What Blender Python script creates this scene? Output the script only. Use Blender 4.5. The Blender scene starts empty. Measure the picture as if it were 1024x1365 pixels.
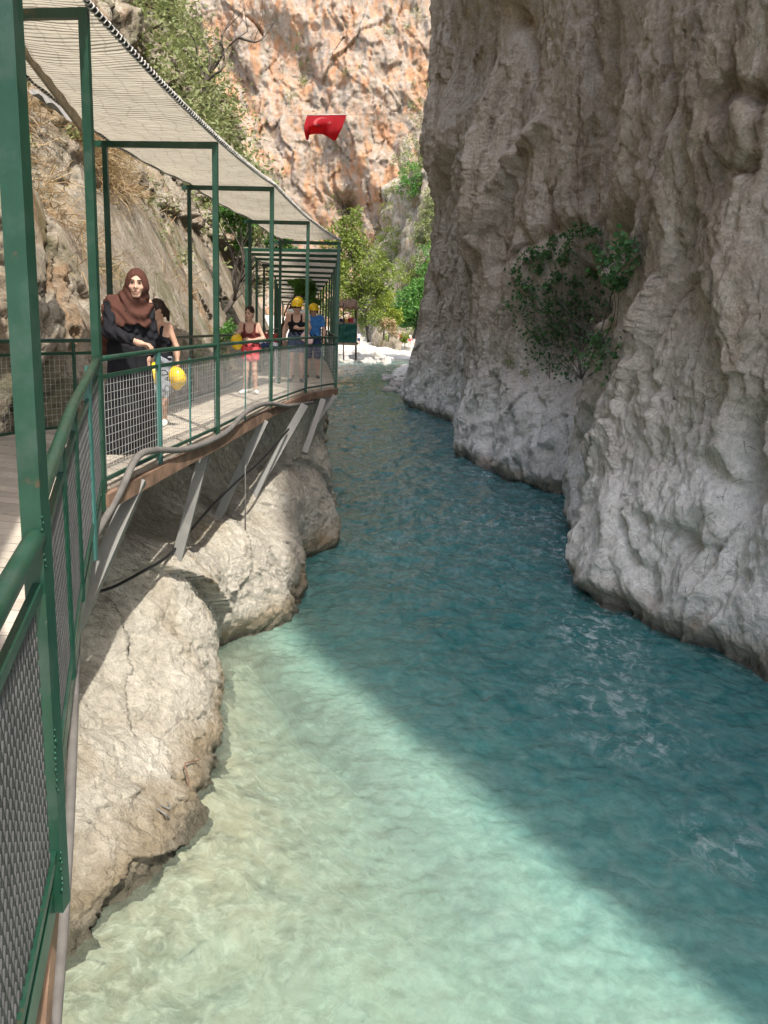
import bpy, math, random
import numpy as np
random.seed(7); rng = np.random.default_rng(11)
scene = bpy.context.scene
COL = scene.collection
W = -4.3                                   # water level; the lens is the origin

# ------------------------------------------------------------------ camera frame (survey helpers)
FOC, ROLL = 1100., 0.0387
PITCH = math.atan(249.5/FOC)
Fv = np.array([0, math.cos(PITCH), -math.sin(PITCH)])
U0 = np.array([0, math.sin(PITCH), math.cos(PITCH)])
cR, sR = math.cos(ROLL), math.sin(ROLL)
Rv = np.array([cR, 0, 0]) + sR*U0
Uv = np.array([-sR, 0, 0]) + cR*U0
def ray(px, py): return Rv*(px-512)/FOC + Uv*(682.5-py)/FOC + Fv
def aty(px, py, y):
    r = ray(px, py); return r*(y/r[1])
def atz(px, py, z):
    r = ray(px, py); return r*(z/r[2])

# ------------------------------------------------------------------ numpy noise
_P = rng.permutation(256).astype(np.int32); _P = np.concatenate([_P, _P, _P])
_G = rng.normal(size=(256, 3)).astype(np.float32); _G /= np.linalg.norm(_G, axis=1)[:, None]
def perlin(x, y, z):
    x, y, z = np.broadcast_arrays(x, y, z)
    xi = np.floor(x).astype(np.int32); yi = np.floor(y).astype(np.int32); zi = np.floor(z).astype(np.int32)
    xf = (x-xi).astype(np.float32); yf = (y-yi).astype(np.float32); zf = (z-zi).astype(np.float32)
    u = xf*xf*xf*(xf*(xf*6-15)+10); v = yf*yf*yf*(yf*(yf*6-15)+10); w = zf*zf*zf*(zf*(zf*6-15)+10)
    xi &= 255; yi &= 255; zi &= 255
    def g(a, b, c):
        h = _P[_P[_P[(xi+a) & 255]+((yi+b) & 255)]+((zi+c) & 255)]
        G = _G[h]
        return G[..., 0]*(xf-a)+G[..., 1]*(yf-b)+G[..., 2]*(zf-c)
    l = lambda a, b, t: a+(b-a)*t
    return 1.5*l(l(l(g(0,0,0), g(1,0,0), u), l(g(0,1,0), g(1,1,0), u), v),
             l(l(g(0,0,1), g(1,0,1), u), l(g(0,1,1), g(1,1,1), u), v), w)
def fbm(x, y, z, o=4, gain=.5):
    s = 0; a = 1.
    for i in range(o):
        s = s+a*perlin(x+17.3*i, y-9.1*i, z+4.7*i); x = x*2.03; y = y*2.03; z = z*2.03; a *= gain
    return s
def ridged(x, y, z, o=4, gain=.5):
    s = 0; a = 1.
    for i in range(o):
        s = s+a*(1-2*np.abs(perlin(x+11.7*i, y+5.1*i, z-3.3*i))); x = x*2.1; y = y*2.1; z = z*2.1; a *= gain
    return s
def worley(x, y, z):
    xi = np.floor(x).astype(np.int32); yi = np.floor(y).astype(np.int32); zi = np.floor(z).astype(np.int32)
    f1 = np.full(x.shape, 9., np.float32); f2 = f1.copy()
    for a in (-1,0,1):
        for b in (-1,0,1):
            for c in (-1,0,1):
                h = _P[_P[_P[(xi+a) & 255]+((yi+b) & 255)]+((zi+c) & 255)]
                G = _G[h]*.5+.5
                d = (xi+a+G[...,0]-x)**2+(yi+b+G[...,1]-y)**2+(zi+c+G[...,2]-z)**2
                m = d < f1
                f2 = np.where(m, f1, np.minimum(f2, d)); f1 = np.where(m, d, f1)
    return np.sqrt(f1), np.sqrt(f2)
def facets(x, y, z):
    """fractured rock: every cell is a flat face with its own tilt and height"""
    xi = np.floor(x).astype(np.int32); yi = np.floor(y).astype(np.int32); zi = np.floor(z).astype(np.int32)
    f1 = np.full(x.shape, 9., np.float32); out = np.zeros(x.shape, np.float32)
    for a in (-1,0,1):
        for b in (-1,0,1):
            for c in (-1,0,1):
                h = _P[_P[_P[(xi+a) & 255]+((yi+b) & 255)]+((zi+c) & 255)]
                G = _G[h]; T = _G[(h*7+31) & 255]; O = G*.5+.5
                dx = x-(xi+a+O[...,0]); dy = y-(yi+b+O[...,1]); dz_ = z-(zi+c+O[...,2]); d = dx*dx+dy*dy+dz_*dz_
                v = T[...,0]*dx+T[...,1]*dy+T[...,2]*dz_+.5*G[...,1]
                m = d < f1; out = np.where(m, v, out); f1 = np.where(m, d, f1)
    return out
def sstep(a, b, t):
    t = np.clip((t-a)/(b-a), 0, 1); return t*t*(3-2*t)
def catmull(P, t):
    """P (n,...) stations, t in 0..n-1 -> smooth interpolation"""
    P = np.asarray(P, float); n = len(P)
    i = np.clip(np.floor(t).astype(int), 0, n-2); f = (t-i)
    f = f.reshape(f.shape+(1,)*(P.ndim-1))
    p0 = P[np.maximum(i-1, 0)]; p1 = P[i]; p2 = P[i+1]; p3 = P[np.minimum(i+2, n-1)]
    return .5*((2*p1)+(-p0+p2)*f+(2*p0-5*p1+4*p2-p3)*f*f+(-p0+3*p1-3*p2+p3)*f**3)

# ------------------------------------------------------------------ mesh helpers
def mk(name, V, Fa, mat, parent=None, smooth=False, attrs=None):
    """V (n,3); Fa (m,k) array or list of arrays -> ONE linked mesh object"""
    me = bpy.data.meshes.new(name)
    V = np.asarray(V, np.float32)
    Fl = Fa if isinstance(Fa, list) and not isinstance(Fa[0], tuple) else [Fa]
    Fl = [np.asarray(q, np.int32) for q in Fl if len(q)]
    me.vertices.add(len(V)); me.vertices.foreach_set('co', V.ravel())
    nl = sum(q.size for q in Fl); npoly = sum(len(q) for q in Fl)
    me.loops.add(nl); me.loops.foreach_set('vertex_index', np.concatenate([q.ravel() for q in Fl]))
    me.polygons.add(npoly)
    st = []; off = 0
    for q in Fl:
        st.append(off+np.arange(len(q))*q.shape[1]); off += q.size
    me.polygons.foreach_set('loop_start', np.concatenate(st).astype(np.int32))
    me.polygons.foreach_set('use_smooth', np.full(npoly, bool(smooth)))
    me.update(calc_edges=True); me.validate()
    if attrs:
        for k, a in attrs.items():
            at = me.attributes.new(k, 'FLOAT', 'POINT'); at.data.foreach_set('value', np.asarray(a, np.float32).ravel())
    me.materials.append(mat)
    o = bpy.data.objects.new(name, me); COL.objects.link(o)
    if parent: o.parent = parent
    return o
def gridfaces(nu, nv):
    a = np.arange(nu*nv).reshape(nu, nv)
    return np.stack([a[:-1,:-1], a[1:,:-1], a[1:,1:], a[:-1,1:]], -1).reshape(-1, 4)
def thing(name, label, cat, loc=(0,0,0), group=None, rz=0):
    o = bpy.data.objects.new(name, None); COL.objects.link(o); o.location = loc; o.rotation_euler = (0,0,rz)
    o.empty_display_size = .2
    return tag(o, label, cat, group)
def tag(o, label, cat, group=None):
    o['label'] = label; o['category'] = cat
    if group: o['group'] = group
    return o
def setting(o, kind='structure'): o['kind'] = kind; return o

class MB:
    """collects boxes, bars, tubes into one mesh"""
    def __init__(s, org=(0,0,0)): s.V = []; s.Q = []; s.T = []; s.n = 0; s.org = np.array(org, float)
    def add(s, V, Q=(), T=()):
        V = np.asarray(V, float)-s.org
        s.V.append(V)
        if len(Q): s.Q.append(np.asarray(Q)+s.n)
        if len(T): s.T.append(np.asarray(T)+s.n)
        s.n += len(V)
    def bar(s, a, b, w, h=None, up=(0,0,1), ext=0):
        h = w if h is None else h
        a = np.array(a, float); b = np.array(b, float); d = b-a; L = np.linalg.norm(d); d /= L
        a = a-d*ext; b = b+d*ext
        up = np.array(up, float)
        if abs(d@up) > .95: up = np.array([0,1.,0])
        x = np.cross(d, up); x /= np.linalg.norm(x); y = np.cross(x, d)
        c = [(-1,-1),(1,-1),(1,1),(-1,1)]
        V = [a+x*i*w/2+y*j*h/2 for i,j in c]+[b+x*i*w/2+y*j*h/2 for i,j in c]
        s.add(V, [(0,1,2,3),(7,6,5,4),(0,4,5,1),(1,5,6,2),(2,6,7,3),(3,7,4,0)])
    def box(s, lo, hi):
        (a,b,c),(d,e,f) = lo, hi
        s.add([(a,b,c),(d,b,c),(d,e,c),(a,e,c),(a,b,f),(d,b,f),(d,e,f),(a,e,f)],
              [(3,2,1,0),(4,5,6,7),(0,1,5,4),(1,2,6,5),(2,3,7,6),(3,0,4,7)])
    def tube(s, pts, r, n=8, closed=False):
        pts = np.array(pts, float); m = len(pts)
        r = np.broadcast_to(r, (m,))
        t = np.gradient(pts, axis=0) if m > 2 else np.repeat((pts[1:]-pts[:1]), m, 0)
        t /= np.linalg.norm(t, axis=1)[:, None]+1e-9
        ref = np.array([0,0,1.]) if abs(t[0,2]) < .9 else np.array([1.,0,0])
        V = []
        x = np.cross(t[0], ref); x /= np.linalg.norm(x)
        for i in range(m):
            x = x-t[i]*(x@t[i]); x /= np.linalg.norm(x)+1e-9
            y = np.cross(t[i], x)
            for k in range(n):
                A = 2*math.pi*k/n
                V.append(pts[i]+r[i]*(x*math.cos(A)+y*math.sin(A)))
        Q = [(i*n+k, i*n+(k+1)%n, (i+1)*n+(k+1)%n, (i+1)*n+k) for i in range(m-1) for k in range(n)]
        V += [pts[0], pts[-1]]; e = m*n
        T = [(e, (k+1)%n, k) for k in range(n)]+[(e+1, (m-1)*n+k, (m-1)*n+(k+1)%n) for k in range(n)]
        s.add(V, Q, T)
    def build(s, name, mat, parent=None, smooth=False):
        Fl = []
        if s.Q: Fl.append(np.concatenate(s.Q))
        if s.T: Fl.append(np.concatenate(s.T))
        return mk(name, np.concatenate(s.V), Fl, mat, parent, smooth)
def smoothpath(pts, n):
    return catmull(np.array(pts), np.linspace(0, len(pts)-1, n))

# ------------------------------------------------------------------ material helpers
class NT:
    def __init__(s, name):
        s.m = bpy.data.materials.new(name); s.m.use_nodes = True; s.t = s.m.node_tree; s.t.nodes.clear()
        s.out = s.n('ShaderNodeOutputMaterial')
    def n(s, typ, **kw):
        o = s.t.nodes.new(typ)
        for k, v in kw.items(): setattr(o, k, v)
        return o
    def l(s, a, b): s.t.links.new(a, b)
    def put(s, sock, v):
        if hasattr(v, 'links') or isinstance(v, bpy.types.NodeSocket): s.l(v, sock)
        else: sock.default_value = v
    def noise(s, vec, scale, detail=6, rough=.55, dist=0, lac=2.):
        o = s.n('ShaderNodeTexNoise'); o.inputs['Scale'].default_value = scale; o.inputs['Detail'].default_value = detail
        o.inputs['Roughness'].default_value = rough; o.inputs['Distortion'].default_value = dist
        s.l(vec, o.inputs['Vector']); return o.outputs['Fac']
    def voro(s, vec, scale, feature='F1', rnd=1.):
        o = s.n('ShaderNodeTexVoronoi', feature=feature); o.inputs['Scale'].default_value = scale
        s.l(vec, o.inputs['Vector']); return o
    def ramp(s, fac, stops, interp='LINEAR'):
        o = s.n('ShaderNodeValToRGB'); cr = o.color_ramp; cr.interpolation = interp
        while len(cr.elements) < len(stops): cr.elements.new(.5)
        for e, (p, c) in zip(cr.elements, stops):
            e.position = p; e.color = (c, c, c, 1) if isinstance(c, (int, float)) else (*c, 1)
        s.l(fac, o.inputs['Fac']); return o.outputs['Color']
    def mix(s, fac, a, b, mode='MIX'):
        o = s.n('ShaderNodeMix', data_type='RGBA', blend_type=mode)
        s.put(o.inputs[0], fac)
        for k, v in ((6, a), (7, b)):
            if isinstance(v, tuple): o.inputs[k].default_value = (*v, 1) if len(v) == 3 else v
            else: s.l(v, o.inputs[k])
        return o.outputs[2]
    def math(s, op, a, b=0., clamp=False):
        o = s.n('ShaderNodeMath', operation=op, use_clamp=clamp)
        s.put(o.inputs[0], a); s.put(o.inputs[1], b); return o.outputs[0]
    def mapr(s, v, a, b, c=0., d=1.):
        o = s.n('ShaderNodeMapRange', clamp=True); s.put(o.inputs[0], v)
        for i, q in enumerate((a, b, c, d)): o.inputs[i+1].default_value = q
        return o.outputs[0]
    def pos(s): return s.n('ShaderNodeNewGeometry').outputs['Position']
    def obj(s): return s.n('ShaderNodeTexCoord').outputs['Object']
    def scalev(s, v, sc):
        o = s.n('ShaderNodeMapping'); o.inputs['Scale'].default_value = sc; s.l(v, o.inputs['Vector']); return o.outputs[0]
    def sep(s, v):
        o = s.n('ShaderNodeSeparateXYZ'); s.l(v, o.inputs[0]); return o.outputs
    def bump(s, h, strength, dist, normal=None):
        o = s.n('ShaderNodeBump'); o.inputs['Strength'].default_value = strength; o.inputs['Distance'].default_value = dist
        s.l(h, o.inputs['Height'])
        if normal is not None: s.l(normal, o.inputs['Normal'])
        return o.outputs[0]
    def pbr(s, col, rough=.6, normal=None, metal=0., spec=.3):
        o = s.n('ShaderNodeBsdfPrincipled')
        if isinstance(col, tuple): o.inputs['Base Color'].default_value = (*col, 1)
        else: s.l(col, o.inputs['Base Color'])
        s.put(o.inputs['Roughness'], rough); o.inputs['Metallic'].default_value = metal
        o.inputs['Specular IOR Level'].default_value = spec
        if normal is not None: s.l(normal, o.inputs['Normal'])
        return o.outputs[0]
    def done(s, sh): s.l(sh, s.out.inputs['Surface']); return s.m

def plain(name, col, rough=.6, var=.25, scale=20, spec=.3, bump=0., metal=0.):
    t = NT(name); p = t.obj(); n = t.noise(p, scale, 5)
    c = t.mix(t.mapr(n, .3, .7), tuple(x*(1-var) for x in col), tuple(min(1, x*(1+var)) for x in col))
    nb = t.bump(n, bump, .01) if bump else None
    return t.done(t.pbr(c, rough, nb, metal, spec))

def rock_material(name, cols, white=None, orange=None, iron=(.5,.62,.42,.6), wet=False, stain=.5, bumpd=.05, moss=0., zband=None, fine=1.):
    """cols: three body colours; white: colour of the river-polished band; orange: iron stain"""
    t = NT(name); p = t.pos(); z = t.sep(p)[2]
    n1 = t.noise(p, .35*fine, 8, .6, .6); n2 = t.noise(p, 2.2*fine, 10, .65, .4); n3 = t.noise(p, 14*fine, 8, .7)
    pv = t.scalev(p, (1,1,.13)); s1 = t.noise(pv, 1.3*fine, 7, .6, .5); s2 = t.noise(pv, 5.*fine, 5, .6)
    c = t.mix(t.mapr(n1, .35, .65), cols[0], cols[1])
    c = t.mix(t.mapr(n2, .42, .7), c, cols[2])
    if orange:
        om = t.math('MULTIPLY', t.mapr(s1, iron[0], iron[1]), t.mapr(n1, iron[2], iron[3])); c = t.mix(t.math('MULTIPLY', om, .8), c, orange)
    st = t.math('MULTIPLY', t.mapr(s1, .54, .70), stain)
    c = t.mix(st, c, tuple(x*.42 for x in cols[0]))
    st2 = t.math('MULTIPLY', t.mapr(s2, .57, .72), .55*stain)
    c = t.mix(st2, c, tuple(min(1, x*1.45) for x in cols[2]))
    if white:
        h = t.math('ADD', z, t.math('MULTIPLY', t.math('SUBTRACT', n1, .5), 5.))
        h = t.math('ADD', h, t.math('MULTIPLY', t.math('SUBTRACT', n2, .5), 1.6))
        wm = t.mapr(h, zband[1], zband[0], 0, .92); c = t.mix(wm, c, white)
        c = t.mix(t.math('MULTIPLY', t.mapr(n3, .55, .75), .35), c, tuple(x*.6 for x in white))
    n4 = t.noise(p, 52*fine, 4, .75); s3 = t.noise(t.scalev(p, (1,1,.07)), 9*fine, 4, .7)
    c = t.mix(t.math('MULTIPLY', t.mapr(s3, .60, .68), .5*stain), c, tuple(x*.45 for x in cols[0]))
    c = t.mix(t.math('MULTIPLY', t.mapr(n2, .30, .40, 1, 0), .45), c, tuple(x*.5 for x in cols[0]))
    sp = t.math('MULTIPLY', t.mapr(n3, .3, .7, .70, 1.25), t.mapr(n4, .3, .7, .84, 1.14))
    hv = t.n('ShaderNodeHueSaturation'); t.l(sp, hv.inputs['Value']); t.l(c, hv.inputs['Color']); c = hv.outputs[0]
    if moss:
        mm = t.math('MULTIPLY', t.mapr(t.noise(p, .9, 7, .6), .52, .62), moss); c = t.mix(mm, c, (.10,.115,.045))
    rough = .85
    if wet:
        hz = t.math('ADD', z, t.math('MULTIPLY', t.math('SUBTRACT', n2, .5), .5))
        wm = t.math('MULTIPLY', t.mapr(hz, W+.30, W+.08), t.mapr(z, W-.35, W-.06)); c = t.mix(t.math('MULTIPLY', wm, .85), c, (.045,.04,.02))
        ym = t.math('MULTIPLY', t.mapr(hz, W+.60, W+.25), .75); c = t.mix(t.math('MULTIPLY', ym, t.math('SUBTRACT', 1., wm)), c, (.2,.14,.06))
        rough = t.mapr(wm, 0, 1, .85, .35)
    v = t.voro(p, 3.2*fine, 'DISTANCE_TO_EDGE'); crack = t.mapr(v.outputs['Distance'], 0, .06)
    hgt = t.math('ADD', t.math('MULTIPLY', n2, 1.4), t.math('MULTIPLY', n3, .55))
    hgt = t.math('ADD', hgt, t.math('MULTIPLY', n4, .28))
    hgt = t.math('ADD', hgt, t.math('MULTIPLY', s2, .5))
    hgt = t.math('ADD', hgt, t.math('MULTIPLY', crack, .10))
    return t.done(t.pbr(c, rough, t.bump(hgt, 1., bumpd), 0, .25))

def leaf_material(name, a, b, trans=.35, dead=None):
    t = NT(name); g = t.n('ShaderNodeNewGeometry'); p = g.outputs['Position']; r = g.outputs['Random Per Island']
    n = t.noise(p, .8, 4); f = t.math('ADD', t.math('MULTIPLY', r, .7), t.math('MULTIPLY', t.math('SUBTRACT', n, .35), .8), True)
    c = t.mix(f, a, b)
    if dead: c = t.mix(t.mapr(r, .93, .94), c, dead)
    d = t.pbr(c, .55, None, 0, .25); tr = t.n('ShaderNodeBsdfTranslucent')
    hv = t.n('ShaderNodeHueSaturation'); hv.inputs['Saturation'].default_value = 1.15; hv.inputs['Value'].default_value = 1.3; t.l(c, hv.inputs['Color']); t.l(hv.outputs[0], tr.inputs['Color'])
    m = t.n('ShaderNodeMixShader'); m.inputs[0].default_value = trans; t.l(d, m.inputs[1]); t.l(tr.outputs[0], m.inputs[2])
    return t.done(m.outputs[0])

def paint_material(name, col, wear=(.22,.2,.16), rust=.5, rough=.35):
    t = NT(name); p = t.obj(); n = t.noise(p, 3., 7, .65); n2 = t.noise(p, 34, 5, .7); n3 = t.noise(p, 9, 6, .6)
    c = t.mix(t.mapr(n, .3, .7), tuple(x*.75 for x in col), tuple(x*1.2 for x in col))
    c = t.mix(t.math('MULTIPLY', t.mapr(n2, .66, .72), .4), c, wear); c = t.mix(t.math('MULTIPLY', t.mapr(t.noise(p, 5, 6, .7), .5, .7), .35), c, tuple(.5*x+.09 for x in col))
    c = t.mix(t.math('MULTIPLY', t.mapr(n3, .66, .72), rust), c, (.14,.06,.03))
    return t.done(t.pbr(c, t.mapr(n, .3, .7, rough-.08, rough+.15), t.bump(n2, .15, .004), 0, .45))

M = {}
M['cliff'] = rock_material('shaded limestone', ((.45,.37,.285),(.55,.475,.38),(.62,.55,.455)), white=(.85,.825,.765), wet=True, zband=(-2.5,.1), orange=(.46,.35,.25), stain=.7, bumpd=.10)
M['bank'] = rock_material('river rock', ((.43,.39,.32),(.53,.49,.41),(.60,.56,.48)), wet=True, stain=.35, orange=(.42,.34,.23), bumpd=.075)
M['wall'] = rock_material('hillside limestone', ((.25,.205,.15),(.35,.30,.23),(.44,.395,.32)), orange=(.36,.21,.10), stain=.55, moss=.55, bumpd=.07)
M['far'] = rock_material('orange cliff rock', ((.33,.25,.18),(.39,.32,.25),(.41,.37,.325)), orange=(.52,.25,.11), iron=(.42,.57,.39,.54), stain=.28, bumpd=.26, fine=.55, moss=.3)
M['gravel'] = plain('pale gravel', (.47,.44,.38), .9, .3, 6, bump=.6)
M['boulder'] = rock_material('pale boulder', ((.34,.31,.27),(.45,.42,.37),(.55,.52,.47)), stain=.3)
M['green'] = paint_material('green paint', (.012,.053,.031))
M['dgreen'] = paint_material('dark green paint', (.010,.060,.034))
M['teal'] = paint_material('faded teal paint', (.045,.145,.125), rust=.7)
M['steel'] = paint_material('weathered steel', (.19,.185,.17), wear=(.30,.28,.25), rust=.75, rough=.5)
M['wire'] = plain('galvanised wire', (.42,.42,.40), .55, .2, 9, metal=.3)
M['dwire'] = plain('expanded steel mesh', (.06,.06,.058), .6, .3, 9)  # shade and backlight are put into the near mesh's dark colour
M['rust'] = plain('rusted channel', (.20,.125,.085), .8, .45, 6, bump=.4)
M['pipe'] = plain('grey conduit', (.14,.13,.12), .8, .25, 8, bump=.2)
M['rubber'] = plain('black hose', (.015,.015,.016), .5)
M['rope'] = plain('lacing cord', (.48,.46,.42), .8)
M['wood'] = plain('weathered board', (.30,.24,.17), .8, .35, 14, bump=.4)
def deck_material():
    t = NT('weathered decking'); p = t.pos(); n = t.noise(p, 1.2, 8, .6); n2 = t.noise(t.scalev(p, (1,9,1)), 9, 6, .65)
    c = t.mix(t.mapr(n, .3, .7), (.42,.37,.30), (.55,.49,.41)); c = t.mix(t.math('MULTIPLY', t.mapr(n2, .5, .7), .5), c, (.20,.165,.125))
    r = t.n('ShaderNodeNewGeometry').outputs['Random Per Island']
    hv = t.n('ShaderNodeHueSaturation'); t.l(t.mapr(r, 0, 1, .85, 1.12), hv.inputs['Value']); t.l(c, hv.inputs['Color'])
    return t.done(t.pbr(hv.outputs[0], .85, t.bump(n2, .4, .01)))
M['deck'] = deck_material()
def mat_reed():
    t = NT('woven reed matting'); p = t.obj(); sx = t.sep(p)
    wob = t.math('MULTIPLY', t.noise(p, 1.1, 4), .05)
    y = t.math('ADD', sx[1], wob)
    st = t.math('SINE', t.math('MULTIPLY', y, 2*math.pi/.042))
    n = t.noise(t.scalev(p, (3,60,3)), 1., 6, .7); big = t.noise(p, 1.4, 5)
    x = t.math('ADD', sx[0], t.math('MULTIPLY', t.noise(p, 2., 3), .3))
    thr = t.mapr(t.math('SINE', t.math('MULTIPLY', x, 2*math.pi/.16)), .93, .99)
    c = t.mix(t.mapr(n, .3, .7), (.42,.37,.28), (.72,.66,.53)); c = t.mix(t.mapr(big, .35, .7, 0, .6), c, (.46,.42,.34))
    c = t.mix(t.mapr(t.math('ADD', st, t.math('MULTIPLY', t.math('SUBTRACT', n, .5), 3.)), -1., .1, .9, 0), c, (.12,.10,.075)); c = t.mix(t.math('MULTIPLY', thr, .35), c, (.2,.17,.13))
    d = t.pbr(c, .9, t.bump(st, .5, .006)); tr = t.n('ShaderNodeBsdfTranslucent'); t.l(c, tr.inputs['Color'])
    m = t.n('ShaderNodeMixShader'); m.inputs[0].default_value = .55; t.l(d, m.inputs[1]); t.l(tr.outputs[0], m.inputs[2])
    return t.done(m.outputs[0])
M['reed'] = mat_reed()
M['leaf_tree'] = leaf_material('olive tree leaves', (.11,.155,.035), (.29,.35,.085))
M['leaf_lime'] = leaf_material('lime leaves', (.16,.21,.035), (.34,.38,.07))
M['leaf_dense'] = leaf_material('dense green leaves', (.055,.15,.035), (.17,.32,.08))
M['leaf_scrub'] = leaf_material('scrub leaves', (.16,.20,.08), (.34,.36,.17))
M['leaf_fig'] = leaf_material('fig leaves', (.045,.12,.042), (.12,.23,.085), .25)
M['straw'] = leaf_material('dry grass', (.34,.22,.11), (.50,.40,.24), .3)
M['bark'] = plain('bark', (.10,.085,.07), .9, .4, 8, bump=.6)
M['twig'] = plain('pale twig', (.085,.075,.055), .85, .3, 8)
M['skin'] = plain('skin', (.56,.34,.25), .5, .06, 30, .35)
M['skin2'] = plain('tanned skin', (.47,.28,.19), .5, .06, 30, .35)
M['lips'] = plain('lips', (.36,.13,.11), .5, .05)
M['brow'] = plain('eyebrows', (.05,.03,.02), .8, .1)
M['eye'] = plain('eyes', (.03,.02,.015), .2, .1)
M['hair'] = plain('dark brown hair', (.032,.018,.011), .5, .5, 60)
M['abaya'] = plain('black cloth', (.013,.013,.016), .85, .3, 12, .2)
M['hijab'] = plain('brown scarf', (.085,.036,.026), .85, .18, 12, .2)
M['tank_black'] = plain('black cotton', (.014,.014,.018), .9, .2, 20, .2)
M['tank_maroon'] = plain('maroon cotton', (.14,.035,.03), .85, .3, 40, .2)
M['coral'] = plain('coral shorts', (.72,.10,.12), .8, .15, 10)
M['denim'] = plain('denim', (.09,.12,.19), .9, .4, 30)
M['greyc'] = plain('grey jersey', (.30,.32,.36), .9, .3, 12)
M['white'] = plain('white cloth', (.75,.75,.74), .8, .08, 12)
M['blue'] = plain('blue shirt', (.06,.21,.52), .85, .2, 12)
M['navy'] = plain('navy cloth', (.025,.04,.10), .85, .2, 12)
M['pinkbag'] = plain('pale pink bag', (.70,.48,.46), .6, .1, 12)
M['yellow'] = plain('yellow helmet shell', (.86,.56,.012), .32, .06, 10, .5)
M['black'] = plain('black plastic', (.012,.012,.013), .35, .1)
M['red'] = plain('red cloth', (.62,.03,.025), .8, .15, 6)
M['redbox'] = plain('red box', (.32,.05,.04), .6, .2, 6)
M['tarp'] = plain('green tarpaulin', (.012,.085,.062), .6, .4, 3, bump=.5)
M['thatch'] = plain('brown thatch', (.16,.10,.06), .9, .4, 7, bump=.6)

# ------------------------------------------------------------------ THE GORGE
# right cliff: stations along the bank; each gives x at the heights LV (y is shared, it drifts with height)
LV = [-6.0, -4.3, -2.6, 0, 5, 9, 12, 17, 25]
ST = [ # y, [x at LV]
 (-18,[17]*9), (-11.5,[12.2]*9), (-10.6,[11.95]*9), (-9.4,[11.3]*9), (-8.6,[10.6]*9), (-7.5,[9.7]*9), (-5.4,[8.4]*9), (.5,[6.7]*9), (4,[6.2]*9),  # unseen stretch; rim line shaped to cast the water's shadow edge
 (8,[5.6,5.7,5.75,5.75,5.8,5.8,5.8,5.8,5.8]), (10,[4.9,5.07,5.2,5.3,5.4,5.5,5.6,5.7,5.8]), (11.7,[4.1,4.2,4.4,4.6,4.7,4.8,5.0,5.2,5.5]),
 (13.1,[3.5,3.58,3.9,4.3,4.5,4.7,4.9,5.3,5.8]), (15,[3.7,3.8,4.0,4.35,4.6,4.7,4.7,4.8,5]), (17.4,[4.2,4.2,4.4,4.75,5.3,4.9,4.5,4.4,4.5]),
 (20.8,[5.3,5.26,5.3,6.2,5.9,4.9,4.3,4.1,4.2]), (22.6,[4.3,4.32,4.4,5.8,5.3,4.6,4.1,3.9,4]), (24.75,[3.2,3.33,3.6,4.2,4.5,4.4,3.8,3.5,3.7]),
 (28.3,[2.5,2.59,2.75,2.95,2.75,3.7,2.7,2.5,2.9]), (30.5,[2.9,2.9,3.1,3.4,3.9,6.2,4.6,2.6,2.9]), (36.3,[3.1,3.1,3.2,3.6,4.6,6.3,5.6,3.0,3.2]), (41,[2.2,2.2,2.4,2.9,4.0,3.3,4.0,2.8,3.0]),
 (45.8,[1.1,1.15,1.35,1.9,2.75,1.95,2.15,2.2,2.2]), (48.6,[2.2,2.2,2.4,2.8,3.3,3.2,3.2,3.2,3.2]), (53,[3.4,3.4,3.5,3.6,3.8,3.8,3.8,3.8,3.8]), (62,[4.4,4.4,4.5,4.6,4.8,4.8,4.8,4.8,4.8]), (72,[5.8]*9), (76,[16]*9)]  # last stations are unseen, added to shade the gravel bar and far water
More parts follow.
